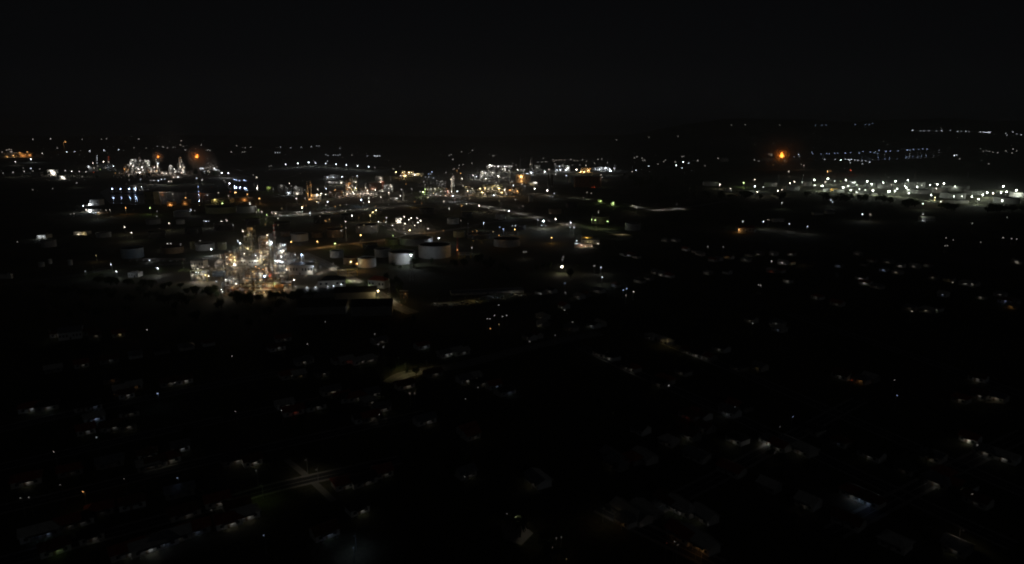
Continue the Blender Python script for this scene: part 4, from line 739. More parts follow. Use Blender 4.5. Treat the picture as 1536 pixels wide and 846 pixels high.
# ---- middle tanks
MT = [(600, 397, 40, 379, 'big white tank lit by the bright lamp beside it', paint), (649.5, 388.5, 49, 368.5, 'biggest white tank right of the bright lamp', paint), (547.8, 402, 27, 384.5, 'warm lit white tank behind the tall mast', paint), (523.5, 397.5, 21, 380.5, 'warm lit ribbed tank left of the tall mast', brown),
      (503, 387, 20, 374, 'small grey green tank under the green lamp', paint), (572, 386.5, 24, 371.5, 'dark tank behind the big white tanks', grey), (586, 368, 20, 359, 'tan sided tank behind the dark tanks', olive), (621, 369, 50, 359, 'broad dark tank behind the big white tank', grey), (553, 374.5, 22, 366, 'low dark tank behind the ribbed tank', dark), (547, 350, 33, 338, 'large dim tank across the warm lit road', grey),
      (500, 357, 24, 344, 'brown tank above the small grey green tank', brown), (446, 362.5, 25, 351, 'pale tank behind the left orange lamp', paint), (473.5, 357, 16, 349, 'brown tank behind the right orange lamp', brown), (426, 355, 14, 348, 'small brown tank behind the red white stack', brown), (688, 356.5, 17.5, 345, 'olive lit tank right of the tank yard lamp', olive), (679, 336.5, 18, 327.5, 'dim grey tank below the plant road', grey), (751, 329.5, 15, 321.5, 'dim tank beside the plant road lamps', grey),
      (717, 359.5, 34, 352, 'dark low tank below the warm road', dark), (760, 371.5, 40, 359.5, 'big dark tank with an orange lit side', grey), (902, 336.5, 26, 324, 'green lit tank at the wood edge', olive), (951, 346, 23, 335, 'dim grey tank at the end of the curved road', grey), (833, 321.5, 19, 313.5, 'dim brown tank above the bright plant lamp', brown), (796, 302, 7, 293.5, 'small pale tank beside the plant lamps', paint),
      (302, 376.5, 27, 366, 'grey tank behind the near plant', paint), (331, 375, 12, 364.5, 'small yellowish tank behind the near plant', olive), (288, 374, 7, 363, 'small green lit tank behind the near plant', olive), (191, 388.5, 31, 372.5, 'bluish white tank in the left dark', bluep), (252, 381, 31, 371, 'brownish dim tank in the left dark', brown), (67, 371.5, 20, 355.5, 'dim open tank far left in the dark', grey), (268, 326, 23, 317, 'long dim tank left of the dock road', grey), (225, 337, 20, 329, 'dim tank below the orange lamp', grey),
      (268, 336.5, 12, 327.5, 'pale lit small tank by the white light row', paint), (323, 321, 44, 311, 'green lit broad tank by the quay', olive), (364, 320, 26, 309, 'grey lit broad tank by the quay', grey), (150, 357, 20, 349, 'dim tank at the left track', grey), (60, 401, 8, 394, 'dim left stub tank', grey), (74, 396, 5, 389, 'slim dim stub tank', paint), (104, 398, 6, 390, 'dim stub tank by the dark road', grey),
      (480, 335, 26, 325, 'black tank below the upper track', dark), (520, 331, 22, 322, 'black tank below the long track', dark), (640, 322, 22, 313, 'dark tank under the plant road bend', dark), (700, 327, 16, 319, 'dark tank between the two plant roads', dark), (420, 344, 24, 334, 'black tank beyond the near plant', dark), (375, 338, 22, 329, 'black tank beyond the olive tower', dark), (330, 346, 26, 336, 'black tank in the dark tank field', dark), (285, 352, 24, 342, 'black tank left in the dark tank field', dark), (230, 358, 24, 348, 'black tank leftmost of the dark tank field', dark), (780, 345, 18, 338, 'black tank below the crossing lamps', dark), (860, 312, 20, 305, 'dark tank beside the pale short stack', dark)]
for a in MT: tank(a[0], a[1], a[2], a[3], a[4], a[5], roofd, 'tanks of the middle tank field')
unit('in the middle tank field', 'small structures in the middle tank field', [('mast', 617, 422, 5, 387, 'tall pale mast', dict(m=paint, d=None)), ('mast', 519, 362, 1.5, 346, 'dim mast'), ('mast', 686.5, 386, 3, 356, 'orange lit mast', dict(m=redp)), ('rack', 697, 388, 18, 380, 'yellow pipe rack', dict(m=yellowp, d=8)), ('bld', 597, 334, 8, 327, 'pale lit switch house', dict(d=12, wm=whitew, windows=3)), ('mast', 702, 350, 1.5, 333, 'dim thin mast'), ('rack', 430, 321, 44, 318, 'white lit low rack', dict(d=6, m=paint)), ('rack', 545, 320, 50, 317.5, 'dim long rack', dict(d=6)), ('bld', 200, 416, 15, 410, 'white roofed gate house', dict(d=9, wm=whitew, rm=whitew, windows=4)), ('bld', 8, 418, 18, 412, 'orange lit wall', dict(d=3, wm=render_, windows=0)), ('rack', 235, 393, 80, 389.5, 'long pale pipeline', dict(d=5, n=3)), ('bld', 62, 358, 14, 353, 'white edged shed', dict(d=14, windows=4)), ('bld', 120, 352, 20, 348, 'yellowish shed', dict(d=12, windows=5))],
     '''453 311.3 3.6 k;455 308.5 1.2 o;459 308.5 1.1 o;413.5 320 2.4 k;417 327 1.4 k;387.7 314.5 1.9 g;393 317.7 2.3 k;400 322.5 2.2 g;383.5 309.5 1.5 w;418.7 323 1.2 k;422 323 1.2 k;465 319.5 2 c;445.5 319 1.4 w;450 318 1 w;528 323 2.3 w;555 322.7 2.5 y;559.5 318 2.8 y;564 315.5 2.6 y;567.5 332.5 2.3 w;588.7 338 2.4 w;598 332 2.8 k;602 328.7 2.7 k;606 325 2.5 k;607.3 335.7 3 k;613 329.5 2.4 k;617 326.7 2.4 k;622 338 2.6 k;627 333.7 2.7 k;631 330.5 2.5 k;642 343 2.5 k;614.5 345.5 3.7 y;608 350.5 1.8 w;589.5 353.5 2 g;541 352.8 3.6 o;436.7 362.7 3.5 o;475.7 362.3 3.4 o;502.7 365.3 3 g;658 357.3 4.2 c;616.3 382.5 5.2 c;526.3 392.7 3.6 y;719 308 3 k;763.3 316 3 c;725.7 334 2 c;815.5 331.7 4.6 c;833.5 328.5 3.6 p;856 333.5 2.5 c;855 340.7 1.9 c;861 341 2.3 c;812.5 338.2 2 c;818.5 338.5 1.3 c;806.5 328.8 1.5 c;772 344 3 o;827.5 356.3 3 o;768.5 338.7 1.7 c;773 338.5 1.6 c;749.7 340.8 1.6 b;755 343.5 2.2 b;755.5 346 1.4 b;748.7 353 1.8 o;747 357 .9 o;665 346 1.4 o;715 346.3 1.6 o;709 347 1.2 o;686.2 374.5 2.3 o;665 369 1.1 w;671.5 371 1.1 w;707.7 371.5 1.6 w;785.7 378 1.2 w;789 378 1.1 w;843.7 389.3 1.4 w;901.5 401 2.2 c;890.5 399 1.1 w;903.5 415.7 2.5 c;
     186.7 340.3 2.4 k;197 349 2.8 k;253.5 334.7 2.8 k;309 331.5 1.8 c;313 331.7 1.6 c;306 331 1.3 c;332 331 1.4 k;340 330 1.6 k;349.5 337.5 1.3 w;251 365.5 1.7 w;256 365.3 1.5 w;271 366.2 1.2 w;166.5 396.7 2.7 c;174.3 407 3.1 c;224.3 390.3 2.3 c;236.3 402.4 3.6 c;128 407 1.2 c;144 383 1.3 y;59 354.5 1.7 c;65 354 1.3 c;118 351 1.7 k;125 350.5 1.4 y;300 361 1 w;26 362.5 .9 w''', lampgroup='lamp posts of the middle tank field')
lamps('842.7 400 6 k', 'bright lone lamp on a post in the dark below the plants', None, dim=.06)
q_ = random.Random(3); lamps(';'.join(f'{q_.uniform(380, 800):.1f} {q_.uniform(296, 348):.1f} {q_.uniform(.7, 1.6):.2f} {q_.choice("kyowk")}' for _ in range(44)), 'small dim lamp along the tank field tracks', 'small lamps along the tank field tracks', name='track_lamp')
# yellow-lit office by the curved road
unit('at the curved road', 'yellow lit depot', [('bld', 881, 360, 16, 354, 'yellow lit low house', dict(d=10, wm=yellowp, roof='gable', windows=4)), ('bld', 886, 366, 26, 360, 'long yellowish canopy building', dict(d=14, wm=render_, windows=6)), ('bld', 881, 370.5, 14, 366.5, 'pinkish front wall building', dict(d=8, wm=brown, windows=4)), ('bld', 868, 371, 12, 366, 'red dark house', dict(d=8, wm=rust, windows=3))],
     '865.3 361.3 2.4 c;897 365.8 2.3 k;871.5 367.5 2 k;873 367.6 1.8 k;883 364.5 2 y;880 357 2.2 y;888 369.2 1.8 p;878 369.2 1.8 p')

# ---- near lit plant
AW = 'in the near lit plant'
UNITDIM = .25; UNITGLOW = .1
unit(AW, 'near lit plant', [('fr', 375, 386, 12, 339.5, 'olive square tower', dict(m=olive, d=11)), ('fr', 396.5, 396, 13, 352, 'brown square tower', dict(m=brown, d=11)), ('col', 407, 409, 3.0, 353, 'left one of the white column pair', dict(m=paint)), ('col', 412.6, 410, 3.2, 349, 'right one of the white column pair', dict(m=alum)), ('chim', 413.6, 388, 1.8, 336.5, 'red and white banded stack', dict(m=paint, bands=redp)),
      ('fr', 346, 404, 19, 378, 'warm lit left frame', dict(m=brown, d=12)), ('bld', 371, 398, 36, 386, 'long pale compressor house', dict(wm=paint, rm=zinc, roof='gable', d=12, windows=9)), ('bld', 296, 401.5, 19, 391.5, 'grey switch house', dict(wm=render_, d=12, windows=5)), ('fur', 329, 402, 12, 382, 'grey tapered heater', dict(m=grey, d=8)), ('fr', 299, 423, 24, 403, 'warm lit low frame', dict(m=olive, d=10)), ('drum', 325, 421, 20, 408, 'big blue grey drum', dict(m=bluep)),
      ('chim', 339, 418, 2.0, 379, 'dark thin stack', dict(m=dark)), ('mast', 360.3, 441, 1.8, 410, 'dark front mast', dict(m=dark)), ('drum', 335, 432, 7, 424, 'small white drum', dict(m=paint)), ('fr', 350, 428, 22, 412, 'grey front frame', dict(m=grey, d=10)), ('fr', 345, 440, 14, 428, 'rusty front frame', dict(m=rust, d=8)), ('fr', 387, 424, 34, 404, 'broad central frame', dict(m=brown, d=16)), ('fr', 420.5, 399, 12, 367, 'white lit right frame', dict(m=alum, d=10)), ('cool', 430, 402, 24, 389, 'pale right cooler', dict(d=9)),
      ('bld', 450, 412, 40, 398, 'wide pale grey hall', dict(wm=grey, rm=zinc, d=16, windows=9)), ('bld', 462, 398, 16, 391, 'pale upper hall', dict(wm=paint, d=10, windows=4)), ('chim', 453.5, 400, 4, 381.5, 'short pale stack', dict(m=paint)), ('rack', 395, 433, 76, 424.5, 'long brown front rack', dict(m=brown, d=8, n=7)), ('rack', 388, 441, 68, 434, 'lowest brown front rack', dict(m=brown, d=6, n=6)), ('rack', 345, 411, 40, 402, 'left cross rack', dict(m=steel, d=8)),
      ('col', 404, 421, 2.6, 408, 'short red lit column', dict(m=redp)), ('col', 391, 428, 2.4, 408, 'short pale column', dict(m=alum)), ('col', 381, 441, 2.6, 421, 'brown front column', dict(m=brown)), ('drum', 369, 428, 12, 420, 'tan drum', dict(m=render_)), ('drum', 417, 436, 14, 428, 'brown drum', dict(m=brown)), ('drum', 425, 421, 12, 411, 'pale drum', dict(m=alum)), ('cool', 420, 418, 22, 408, 'dim front cooler', dict(d=8)), ('fr', 362, 384, 10, 368, 'bluish lit back frame', dict(m=steel, d=8)), ('fr', 386, 384, 14, 374, 'grey back frame', dict(m=grey, d=8)), ('fr', 433, 391, 12, 380, 'low right back frame', dict(m=grey, d=8)), ('col', 353, 402, 2.4, 376, 'slim pale column', dict(m=alum)), ('fr', 410, 433, 22, 417, 'brown lower frame', dict(m=brown, d=9)), ('fr', 368, 440, 18, 428, 'brown corner frame', dict(m=brown, d=8))],
     '''364.5 347 2.8 k;364 345 2 k;367.3 354.7 2 k;357 361 2.6 c;360 364.7 3.6 c;357 363 1.5 b;368.5 371.5 1.8 y;370.5 373 2.2 y;372.5 371.5 1.8 y;376 375 2 y;361 371 1.6 y;401 352.7 3.2 k;401.5 363.3 2.6 w;407.4 364 4.3 c;427 367.3 3 c;423.5 367.5 2.2 c;425.3 376 3.6 k;420.5 376 2.6 c;428.5 380.5 2.1 k;422.5 385 2.8 c;417 391.7 3.9 k;419.5 392 3.2 c;414 391 2.8 c;413 337.5 .8 r;412.5 348 1.4 p;413.5 356.5 1.4 p;346 382.5 2.6 y;351.5 385.5 2.6 y;340 385.5 2.6 k;344.5 377 1.8 k;352 390 2.8 y;343.5 388 1.5 o;348 387 2 o;340.5 396 2.4 p;348.5 400 2.6 k;351.3 397 4.4 w;366.5 380.5 2.8 k;363 388 2.6 k;383.5 383 2.6 c;386 387 2.8 k;387 390.5 2 y;382.5 391 2.2 c;391 383.5 2 p;402 380 2 p;403 372 1.9 p;395.3 389.5 2.6 y;392.5 396.5 2.2 y;396.5 397.5 2 y;383.5 400 2.6 o;388.5 402.5 2.4 o;394.5 404 2.6 o;391.5 394 1.8 y;303.7 401 3 p;296.7 403 2.4 w;291.5 403.5 1.6 w;294 408.5 2.8 c;297.5 409 2.6 c;308 412.5 2.9 y;313 414 3 p;299.7 417.5 2 p;304 410.5 1.8 k;335 402 3 p;324.5 422 2 c;338 420 3.4 w;332 434.5 2.8 w;333.5 437.5 2.6 w;331.5 432.5 2.2 w;344.5 420.5 2 w;354.5 425 2.8 k;357 428 2 k;397 414.5 4.8 b;399.5 412.5 2 c;384.5 410 1.7 c;388.5 410.5 1.7 c;396.5 424.5 2.6 b;392 413 1.6 c;406.7 417.8 2.1 o;404 414 1.1 r;406 411 1.1 r;418.5 417.5 2.2 k;418.5 421.5 1.8 p;411.7 425.3 2 g;374 424.5 2 k;367.5 424.5 2.2 y;391 432.5 2.3 y;381.5 441 1.8 k;365.5 418 1.8 k;429.5 404 2.6 k;431.5 396.3 2.4 c;430 400 1.8 c;432 398 2 c;441 399.2 2.6 c;428 394.5 1.9 c;463.3 406.7 1.9 k;466.5 408.7 1.6 k;452 381.8 3.8 b;455 383 2.2 c;442.5 382 2 c;470 399.5 2.4 c;441.2 419.8 3.6 k;443.5 430 1.6 c;436 423 1.6 k;460.5 430.5 2.3 c;447 387 1.6 k;430 403.5 2 o;435 427 1.8 o;375 432 1.6 y;400 437 1.5 o;412 440 1.6 o;425 434 1.6 o;428 431 1.4 k;360 433 1.3 c;317 374 4.2 c;289.5 398 1.2 k;313 399 1.5 p;322 398 1.4 p;328 391 1.5 p''', fill=130, fillc='kkyyyoooc', lampgroup='lamp posts of the near lit plant')  # the random warm fill lamps are added to light the steelwork
UNITDIM = 0.0; UNITGLOW = .2
unit('below the near plant road', 'sheds and gate below the near plant', [('bld', 495, 431, 40, 416, 'dark hipped shed', dict(wm=render_, rm=roofd, roof='hip', d=16, windows=5, rz=.25)), ('bld', 470, 447, 56, 436, 'long dark warehouse', dict(wm=conc, rm=roofd, roof='gable', d=22, windows=0, rz=.1)), ('bld', 530, 449, 60, 434, 'big dark warehouse', dict(wm=conc, rm=roofd, roof='gable', d=26, windows=0, rz=.12)), ('bld', 480, 472, 70, 455, 'long black warehouse', dict(wm=conc, rm=roofd, roof='gable', d=24, windows=0, rz=.12)), ('bld', 555, 474, 60, 453, 'big black warehouse', dict(wm=conc, rm=roofd, roof='gable', d=24, windows=0, rz=.12)),
      ('bld', 567, 432, 28, 415.5, 'white house with a red roof', dict(wm=whitew, rm=tile, roof='hip', d=10, windows=5, rz=-.35)), ('rack', 521, 415, 28, 403, 'yellow pipe bridge', dict(m=yellowp, d=5, n=4, rz=.25)), ('mast', 584, 440, 1.2, 418, 'dim mast'), ('rack', 606, 448, 10, 437, 'orange fence frame', dict(m=brown, d=2, n=3))],
     '460.8 431 1.6 c', lampgroup='posts below the plant')
lamps('567 436.5 4.2 y;535.5 395.5 3.2 o;520 402 1.6 y;608 440.5 1.2 o;602 457.5 .9 o;530.5 451.5 2.2 b;500 428.5 2.4 c;512 426.5 2.6 c;492 429.5 2 c;473.5 430.5 2 c', 'lamp beside the plant gate road', 'lamps beside the plant gate road', boost=1.6)

# ---- smoke about the flares, most of it added to carry their halos
fr_ = at(1171, 255); fr_.z = topz(fr_, 233.5)
smoke(fr_, (42, 40, 44), .045, 'added dense smoke making the orange halo of the lone right flare', (.9, .7, .55))
smoke(fr_, (150, 90, 130), .005, 'added thin smoke making the wide halo of the lone right flare', (.85, .7, .6))
fl_ = at(296.5, 258); fl_.z = topz(fl_, 235)
smoke(fl_, (44, 38, 46), .026, 'added dense smoke making the orange halo of the big left flare', (.9, .7, .55))
smoke(fl_ + Vector((26, 0, -18)), (60, 50, 80), .03, 'orange lit smoke drifting down beside the big left flare', (.9, .72, .6), 0, -.5)
f2 = at(239.5, 261); f2.z = topz(f2, 235.5); smoke(f2, (26, 24, 28), .04, 'small added smoke puff making the halo of the short left flare', (.9, .7, .55))
fs = at(262, 258); fs.z = topz(fs, 205); smoke(fs, (80, 60, 110), .0012, 'faint pale steam rising over the far left refinery', (.8, .78, .75), 0, .2)
# ================================================================== the dark town in front
GL = nums('''80 507 .9 w;130 503 1.2 w;137 509 .9 k;172 507 1.5 y;247 582 .9 w;258 578 .9 w;270 578 .7 w;37 621 2.1 c;62 619 1.6 c;118 620 1.8 b;132 618 1.6 b;186 628 .9 w;133 636 1.5 b;183 648 1 w;160 650 1.2 w;175 593 1.5 o;183 600 1.2 w;160 577 1 o;120 655 1.2 c;195 587 1 o;
421 514 .7 w;411 528 .7 w;450 549 1.2 w;457 547 1.2 w;508 547 1.2 w;537 548 2.1 w;550 546 2 w;516 548 .8 r;567 517 .8 w;631 525 1.9 c;682 533 1.6 c;665 538 1.9 c;690 534 1.5 c;430 570 1.4 w;444 570 1.4 y;479 567 .8 w;492 595 2.1 k;509 603 1.9 b;520 605 1.4 c;530 604 1.4 w;541 601 1.3 w;555 598 1.3 w;422 615 1.6 w;435 626 1.9 r;455 620 1.2 w;468 618 1.5 w;550 610 1.4 w;569 621 1.2 w;540 637 1.9 k;552 635 1.7 k;635 640 1.2 w;605 586 1.7 k;648 567 1.4 w;695 577 1.3 w;708 573 1.3 w;718 582 1.2 w;740 586 1.8 b;757 595 2 b;700 655 1.8 w;705 663 1.3 w;
847 464 1.5 w;815 480 1.2 w;816 491 1.8 w;858 497 1.6 w;795 511 1.4 w;806 509 1.4 w;892 493 1.8 c;902 491 1.7 b;980 511 .9 w;1000 518 1.2 y;1037 533 1.6 w;1050 538 1.5 w;1066 542 1.3 w;1085 529 1.3 w;903 537 1.5 w;920 542 1.4 w;945 557 1.8 w;953 560 1.7 w;1028 565 1.4 w;1001 577 2.4 c;995 583 1.4 w;1130 485 1.6 w;1038 632 1.4 r;1046 629 1.9 k;1056 632 1.4 w;1107 617 1.9 c;1099 627 1.9 c;1118 619 1.3 w;1112 558 1.2 w;1144 558 1.4 y;
1170 490 1.7 c;1173 499 1.6 b;1278 571 1.6 r;1299 578 1.3 o;1312 575 1 o;1475 575 1.3 w;1480 601 1.3 w;1505 605 1.7 k;1450 607 1.2 k;1370 467 2 k;1395 470 1.6 k;1411 468 1.5 w;1524 464 1.8 o;1268 571 .9 w;
225 707 1.3 k;245 700 1.4 k;215 709 .9 w;318 765 .9 w;40 817 1.6 b;55 813 1.6 b;90 801 1.3 w;108 795 1.5 w;125 820 1.2 w;70 839 1.3 g;210 836 3.0 c;232 828 2.4 b;180 843 1.9 c;255 820 1.3 w;282 810 1.8 b;335 796 1.3 w;362 786 1.5 w;348 774 1.1 y;268 783 .9 w;139 780 1.1 w;345 700 .9 w;372 703 1.2 w;
540 733 1.2 w;510 738 1.3 w;570 720 1.5 w;482 814 1.4 b;697 722 1.5 w;532 777 .9 w;808 733 1.2 k;921 697 1.6 k;926 707 1.3 k;953 700 1.8 r;970 697 1 r;941 782 2.2 c;952 788 2.3 c;971 782 2.1 b;962 792 1.9 o;945 795 1.5 o;1006 765 1.9 c;1022 773 1.6 w;1034 780 1.4 w;1028 818 1.7 o;1045 823 2.1 o;1055 829 2.1 o;1065 836 1.8 o;1062 789 1.3 w;1040 664 1.5 w;1111 669 1.5 w;1062 652 1.1 w;
1163 673 1.8 w;1176 681 1.5 w;1193 677 1.2 w;1212 686 1.3 w;1302 758 2.3 b;1315 765 1.9 b;1290 753 1.4 w;1409 696 1.8 k;1465 669 1.8 k;1490 688 1.7 w;1518 697 1.7 w;1426 723 1.5 w;1418 735 1.4 w;1436 739 1.5 w;1458 742 1.8 k;1448 838 1.3 w;
937 384 1.9 c;946 385 1.8 c;956 388 1.6 w;1000 363 1.5 w;1015 363 1.4 w;1030 377 1.9 w;1045 380 1.6 w;1052 384 1.5 w;1072 393 1.8 w;1095 389 1.9 o;1121 393 2.1 w;1127 385 1.8 w;1141 383 1.8 w;1064 413 1.6 w;1093 412 1.3 w;961 425 1.8 w;985 412 1.4 w;996 415 1.8 w;1005 417 1.5 w;925 432 1.9 b;880 446 1.6 w;870 449 1.5 w;900 440 1.4 w;812 442 1.9 c;828 440 1.6 w;975 421 1.5 w;1080 392 1.4 w;
1163 384 1.6 w;1190 384 1.5 w;1177 397 2.1 w;1187 397 2 w;1161 410 1.9 r;1173 410 1.5 w;1262 402 1.8 b;1311 394 1.5 w;1336 396 1.6 w;1355 402 1.8 w;1376 403 1.7 w;1396 401 1.6 w;1330 408 1.6 b;1350 412 1.8 k;1296 421 1.6 w;1302 428 1.7 w;1405 420 1.7 k;1428 423 1.7 y;1454 429 1.7 w;1466 430 1.7 w;1477 450 1.8 w;1506 446 1.6 w;1515 456 2.5 b;1524 457 2.2 b;1420 446 1.5 b;1531 396 1.8 w;1300 400 1.2 w;1320 434 1.2 w;1290 384 1 w;1185 425 1.1 w;1230 450 1 w;1260 460 1 w''')
def zone(py): return 'far rows' if py < 480 else 'middle rows' if py < 620 else 'near rows'
for px, py, cl, c in GL:
    p = at(px, py); left = px < 760; near = mpp(p) < .62
    I = 0.11 * 3.0 ** cl * max(1.0, mpp(p) / .75) * GLOW * math.exp(RN.gauss(-.25, .75)) * (.25 if c == 'r' else 1)
    house(p + Vector((0, 5, 0)), (aL if left else aR) + RN.uniform(-.06, .06), near, (I, c), zone(py), L=11 if cl > 1.9 else None)
# the rows between them, mostly dim; the lamp lit lanes and plots stay open
KEEP = [at(*q) for q in ((445, 700), (460, 712), (470, 720), (476, 727), (485, 737), (393, 752), (533, 830), (608, 562), (640, 557), (1441, 822), (775, 798), (905, 787))]
def row(a, b, step=15.0, jit=.8):
    A, B = at(*a), at(*b); d = (B - A); n = int(d.length / step); ang = math.atan2(d.y, d.x)
    if d.x < 0: ang += math.pi
    for i in range(n):
        q = A + d * ((i + .5) / n) + Vector((RN.uniform(-jit, jit), RN.uniform(-jit, jit), 0)); x, y = proj(q)
        if len(HOUSES) >= 296 or not (-20 < x < 1556 and 480 < y < 850): continue
        if all((q.x - u) ** 2 + (q.y - v) ** 2 > 130 for u, v in HOUSES) and all((q.x - k.x) ** 2 + (q.y - k.y) ** 2 > 190 for k in KEEP): house(q, ang, mpp(q) < .45, (math.exp(RN.gauss(-2.0, .8)) * GLOW, RN.choice('wwcbk')) if RN.random() < .6 else None, zone(y))  # these porch lamps are added at random as faint glints
for a, b in (((10, 730), (300, 668)), ((20, 800), (300, 735)), ((300, 775), (560, 700)), ((940, 640), (1180, 745)), ((1180, 745), (1380, 835)), ((1200, 640), (1500, 770)), ((60, 560), (330, 515))): row(a, b)
# the pale gabled hall
s = spot(97, 510, 30, 494, 16, .5); building(s, 'big pale gabled hall with a row of dark windows at the left', None, whitew, zinc, 'gable', 'gabled_hall', 7, 'hall')
hooded(75, 513, 'w', 1.6, 'hooded lamp giving a dim glow beside the pale gabled hall', 9)
# small bare lamps of the town
lamps('''220.5 494.5 1.7 w;348 534 1.2 w;236.3 590.3 2.2 b;262 574 .9 w;145 656 1.7 c;80.5 677.5 1.6 w;124.3 737.5 2.5 o;30.5 747 1.5 w;43 746 1.5 w;90 727 1 w;186 718 .8 w;266 717 2.1 b;353 617 1.2 w;144 655.8 1.2 w;562 501 1.5 w;567.5 516.5 .9 w;575 520.5 1 w;488 482.5 .8 w;461 516 1.2 w;422 615.5 1.4 w;569 621.5 1.2 w;677 531 1.4 w;717 581 1 w;614.5 590 1.1 k;622 590 1.1 k;698 598 .8 w;
735 478 1.5 w;741.5 473 1.5 w;731 478 1.3 w;754 474.5 1.4 w;760 473 1.3 w;748.5 486.5 1.1 y;735.5 492.5 1.9 o;748 457.5 1.3 w;833 503 1.1 w;859 483 1.2 w;847 465 1.5 w;794.5 512 1.2 w;1129 485 1.4 w;1003 578.5 1.8 w;1345.7 593.3 1.9 b;1189.5 625 1.5 b;1170 640 .9 w;1277.5 570 1.5 r;1342 570 .8 w;395.5 803 2 b;530 822 1.8 b;760.5 770.5 1.3 w;834.5 807 1.3 w;842 805.5 1.2 w;849.5 838 1.4 y;829 821 1 p;1012 812 1.5 w;1000 814.5 1.2 r;1017 817 1 w;1045 821.5 1.6 o;1054 826.5 1.6 o;1062 786.5 1.1 w;1466 667.5 1.4 w;1458.5 741 1.3 k;317 765 .8 w;384 706 1 w;697 715 .8 w;848 439 1 w;935 435 2 b;940 433 2 b;950.5 437.5 2 k;939 443 1.3 p;847.5 424.8 1.6 b;892 398.5 1 w;845 385.5 1.4 w;811 441 1.4 w;1062 370 1.2 w;1085 370.5 1 w;1157.5 391.7 2 w;1419 356.8 1.2 w;1417.5 368.5 1 w;1421 368.5 1 w;1504.5 356.7 1.6 w;1517.5 358 1.2 w;1525 358.5 1.2 w;1384.5 327.5 .8 w;1430 360 .7 w;1471 363 .7 w;1141 428 1.3 w;1138 427.5 1.2 w;1367.8 466.8 1.8 k;1429 423.5 1.4 k''', 'small bare lamp in the dark town', 'small bare lamps of the town', name='street_light', cat='street lamp', dim=.35)
for px, py, c, I, l in ((608, 562, 'y', 22, 'hooded yellow lamp over the pale bend of road'), (640, 557, 'y', 7, 'hooded yellow lamp right of the pale road bend'), (598, 552, 'g', 5, 'hooded greenish lamp on grass above the road bend'), (460, 712, 'k', 5, 'hooded lamp over the upper end of the short straight lane'), (476, 727, 'k', 4, 'hooded lamp over the middle of the short straight lane'), (393, 752, 'g', 3.5, 'hooded greenish lamp by the fenced yard'), (533, 830, 'b', 7, 'hooded bluish lamp at the bottom edge yard'),
                        (775, 798, 'k', 4.5, 'hooded lamp over the pale plot with palms'), (1441, 822, 'k', 3.0, 'hooded lamp by the bottom right lane'), (140, 410, 'g', 6, 'hooded greenish lamp by the left gate'), (825, 838, 'y', 2.6, 'hooded yellowish lamp at the bottom middle'), (1000, 520, 'y', 4.0, 'hooded yellow lamp on the town green'), (905, 787, 'y', 1.6, 'hooded dim yellow lamp left of the lit shops'), (1200, 398, 'y', 5, 'hooded dim lamp beside the shop row'), (585, 455, 'y', 16, 'hooded yellow lamp by the orange fence'), (600, 465, 'y', 9, 'hooded yellow lamp below the orange fence'), (545, 432, 'g', 70, 'hooded greenish lamp over the plant gate road'), (520, 422, 'g', 70, 'hooded greenish lamp by the yellow bridge'), (240, 405, 'g', 12, 'hooded greenish lamp on the grass by the long pipeline'), (275, 405, 'g', 12, 'hooded greenish lamp left of the near plant'), (365, 404, 'g', 26, 'hooded greenish lamp on the green patch within the near plant'), (480, 410, 'k', 40, 'hooded lamp right of the pale hall'), (590, 372, 'y', 10, 'hooded lamp on the warm lit road'), (545, 367, 'o', 26, 'hooded orange lamp on the warm lit road'), (930, 352, 'y', 110, 'hooded yellow lamp at the end of the curved road'), (895, 344, 'y', 60, 'added hooded yellow lamp on the middle of the curved road'), (556, 437, 'w', 60, 'added hooded white lamp before the white red roofed house'), (500, 403, 'k', 80, 'added hooded lamp at the upper end of the near plant road'), (533, 421, 'k', 90, 'added hooded lamp half way down the near plant road'), (562, 440, 'k', 80, 'added hooded lamp on the near plant road before the house'), (583, 452, 'k', 70, 'added hooded lamp at the lower end of the near plant road'), (376, 437, 'y', 45, 'added hooded yellow lamp over the front yard of the near plant'), (400, 440, 'o', 45, 'added hooded orange lamp over the front pipe yard'), (425, 435, 'o', 35, 'added hooded orange lamp at the right of the front pipe yard'), (350, 441, 'o', 25, 'added hooded orange lamp before the rusty front frame')):
    hooded(px, py, c, I, l)  # several lamps at the near plant and curved road are added brighteners
for px, py, c, I, l in ((700, 305.5, 'w', 160, 'upper'), (728, 310.5, 'w', 160, ''), (752, 315, 'w', 160, ''), (778, 320.5, 'w', 150, ''), (800, 326, 'w', 150, ''), (430, 323.5, 'c', 130, ''), (455, 322, 'w', 110, ''), (490, 319, 'w', 70, ''), (520, 316.5, 'w', 110, ''), (545, 314.5, 'w', 120, ''), (575, 312, 'w', 90, ''), (610, 309, 'w', 70, ''), (850, 336.5, 'k', 90, ''), (960, 311, 'w', 60, ''), (985, 315.5, 'w', 70, ''), (1015, 313, 'w', 60, ''), (860, 296, 'w', 60, ''), (880, 299, 'w', 60, ''), (570, 335, 'k', 60, ''), (596, 345, 'k', 80, ''), (640, 349, 'o', 60, ''), (500, 369, 'o', 60, ''), (580, 361, 'o', 40, '')):
    hooded(px, py, c, I * 2, f'{CN[c]} hooded lamp added to light the plant road', 14, .5)  # unseen lamps added along the roads to brighten their surface
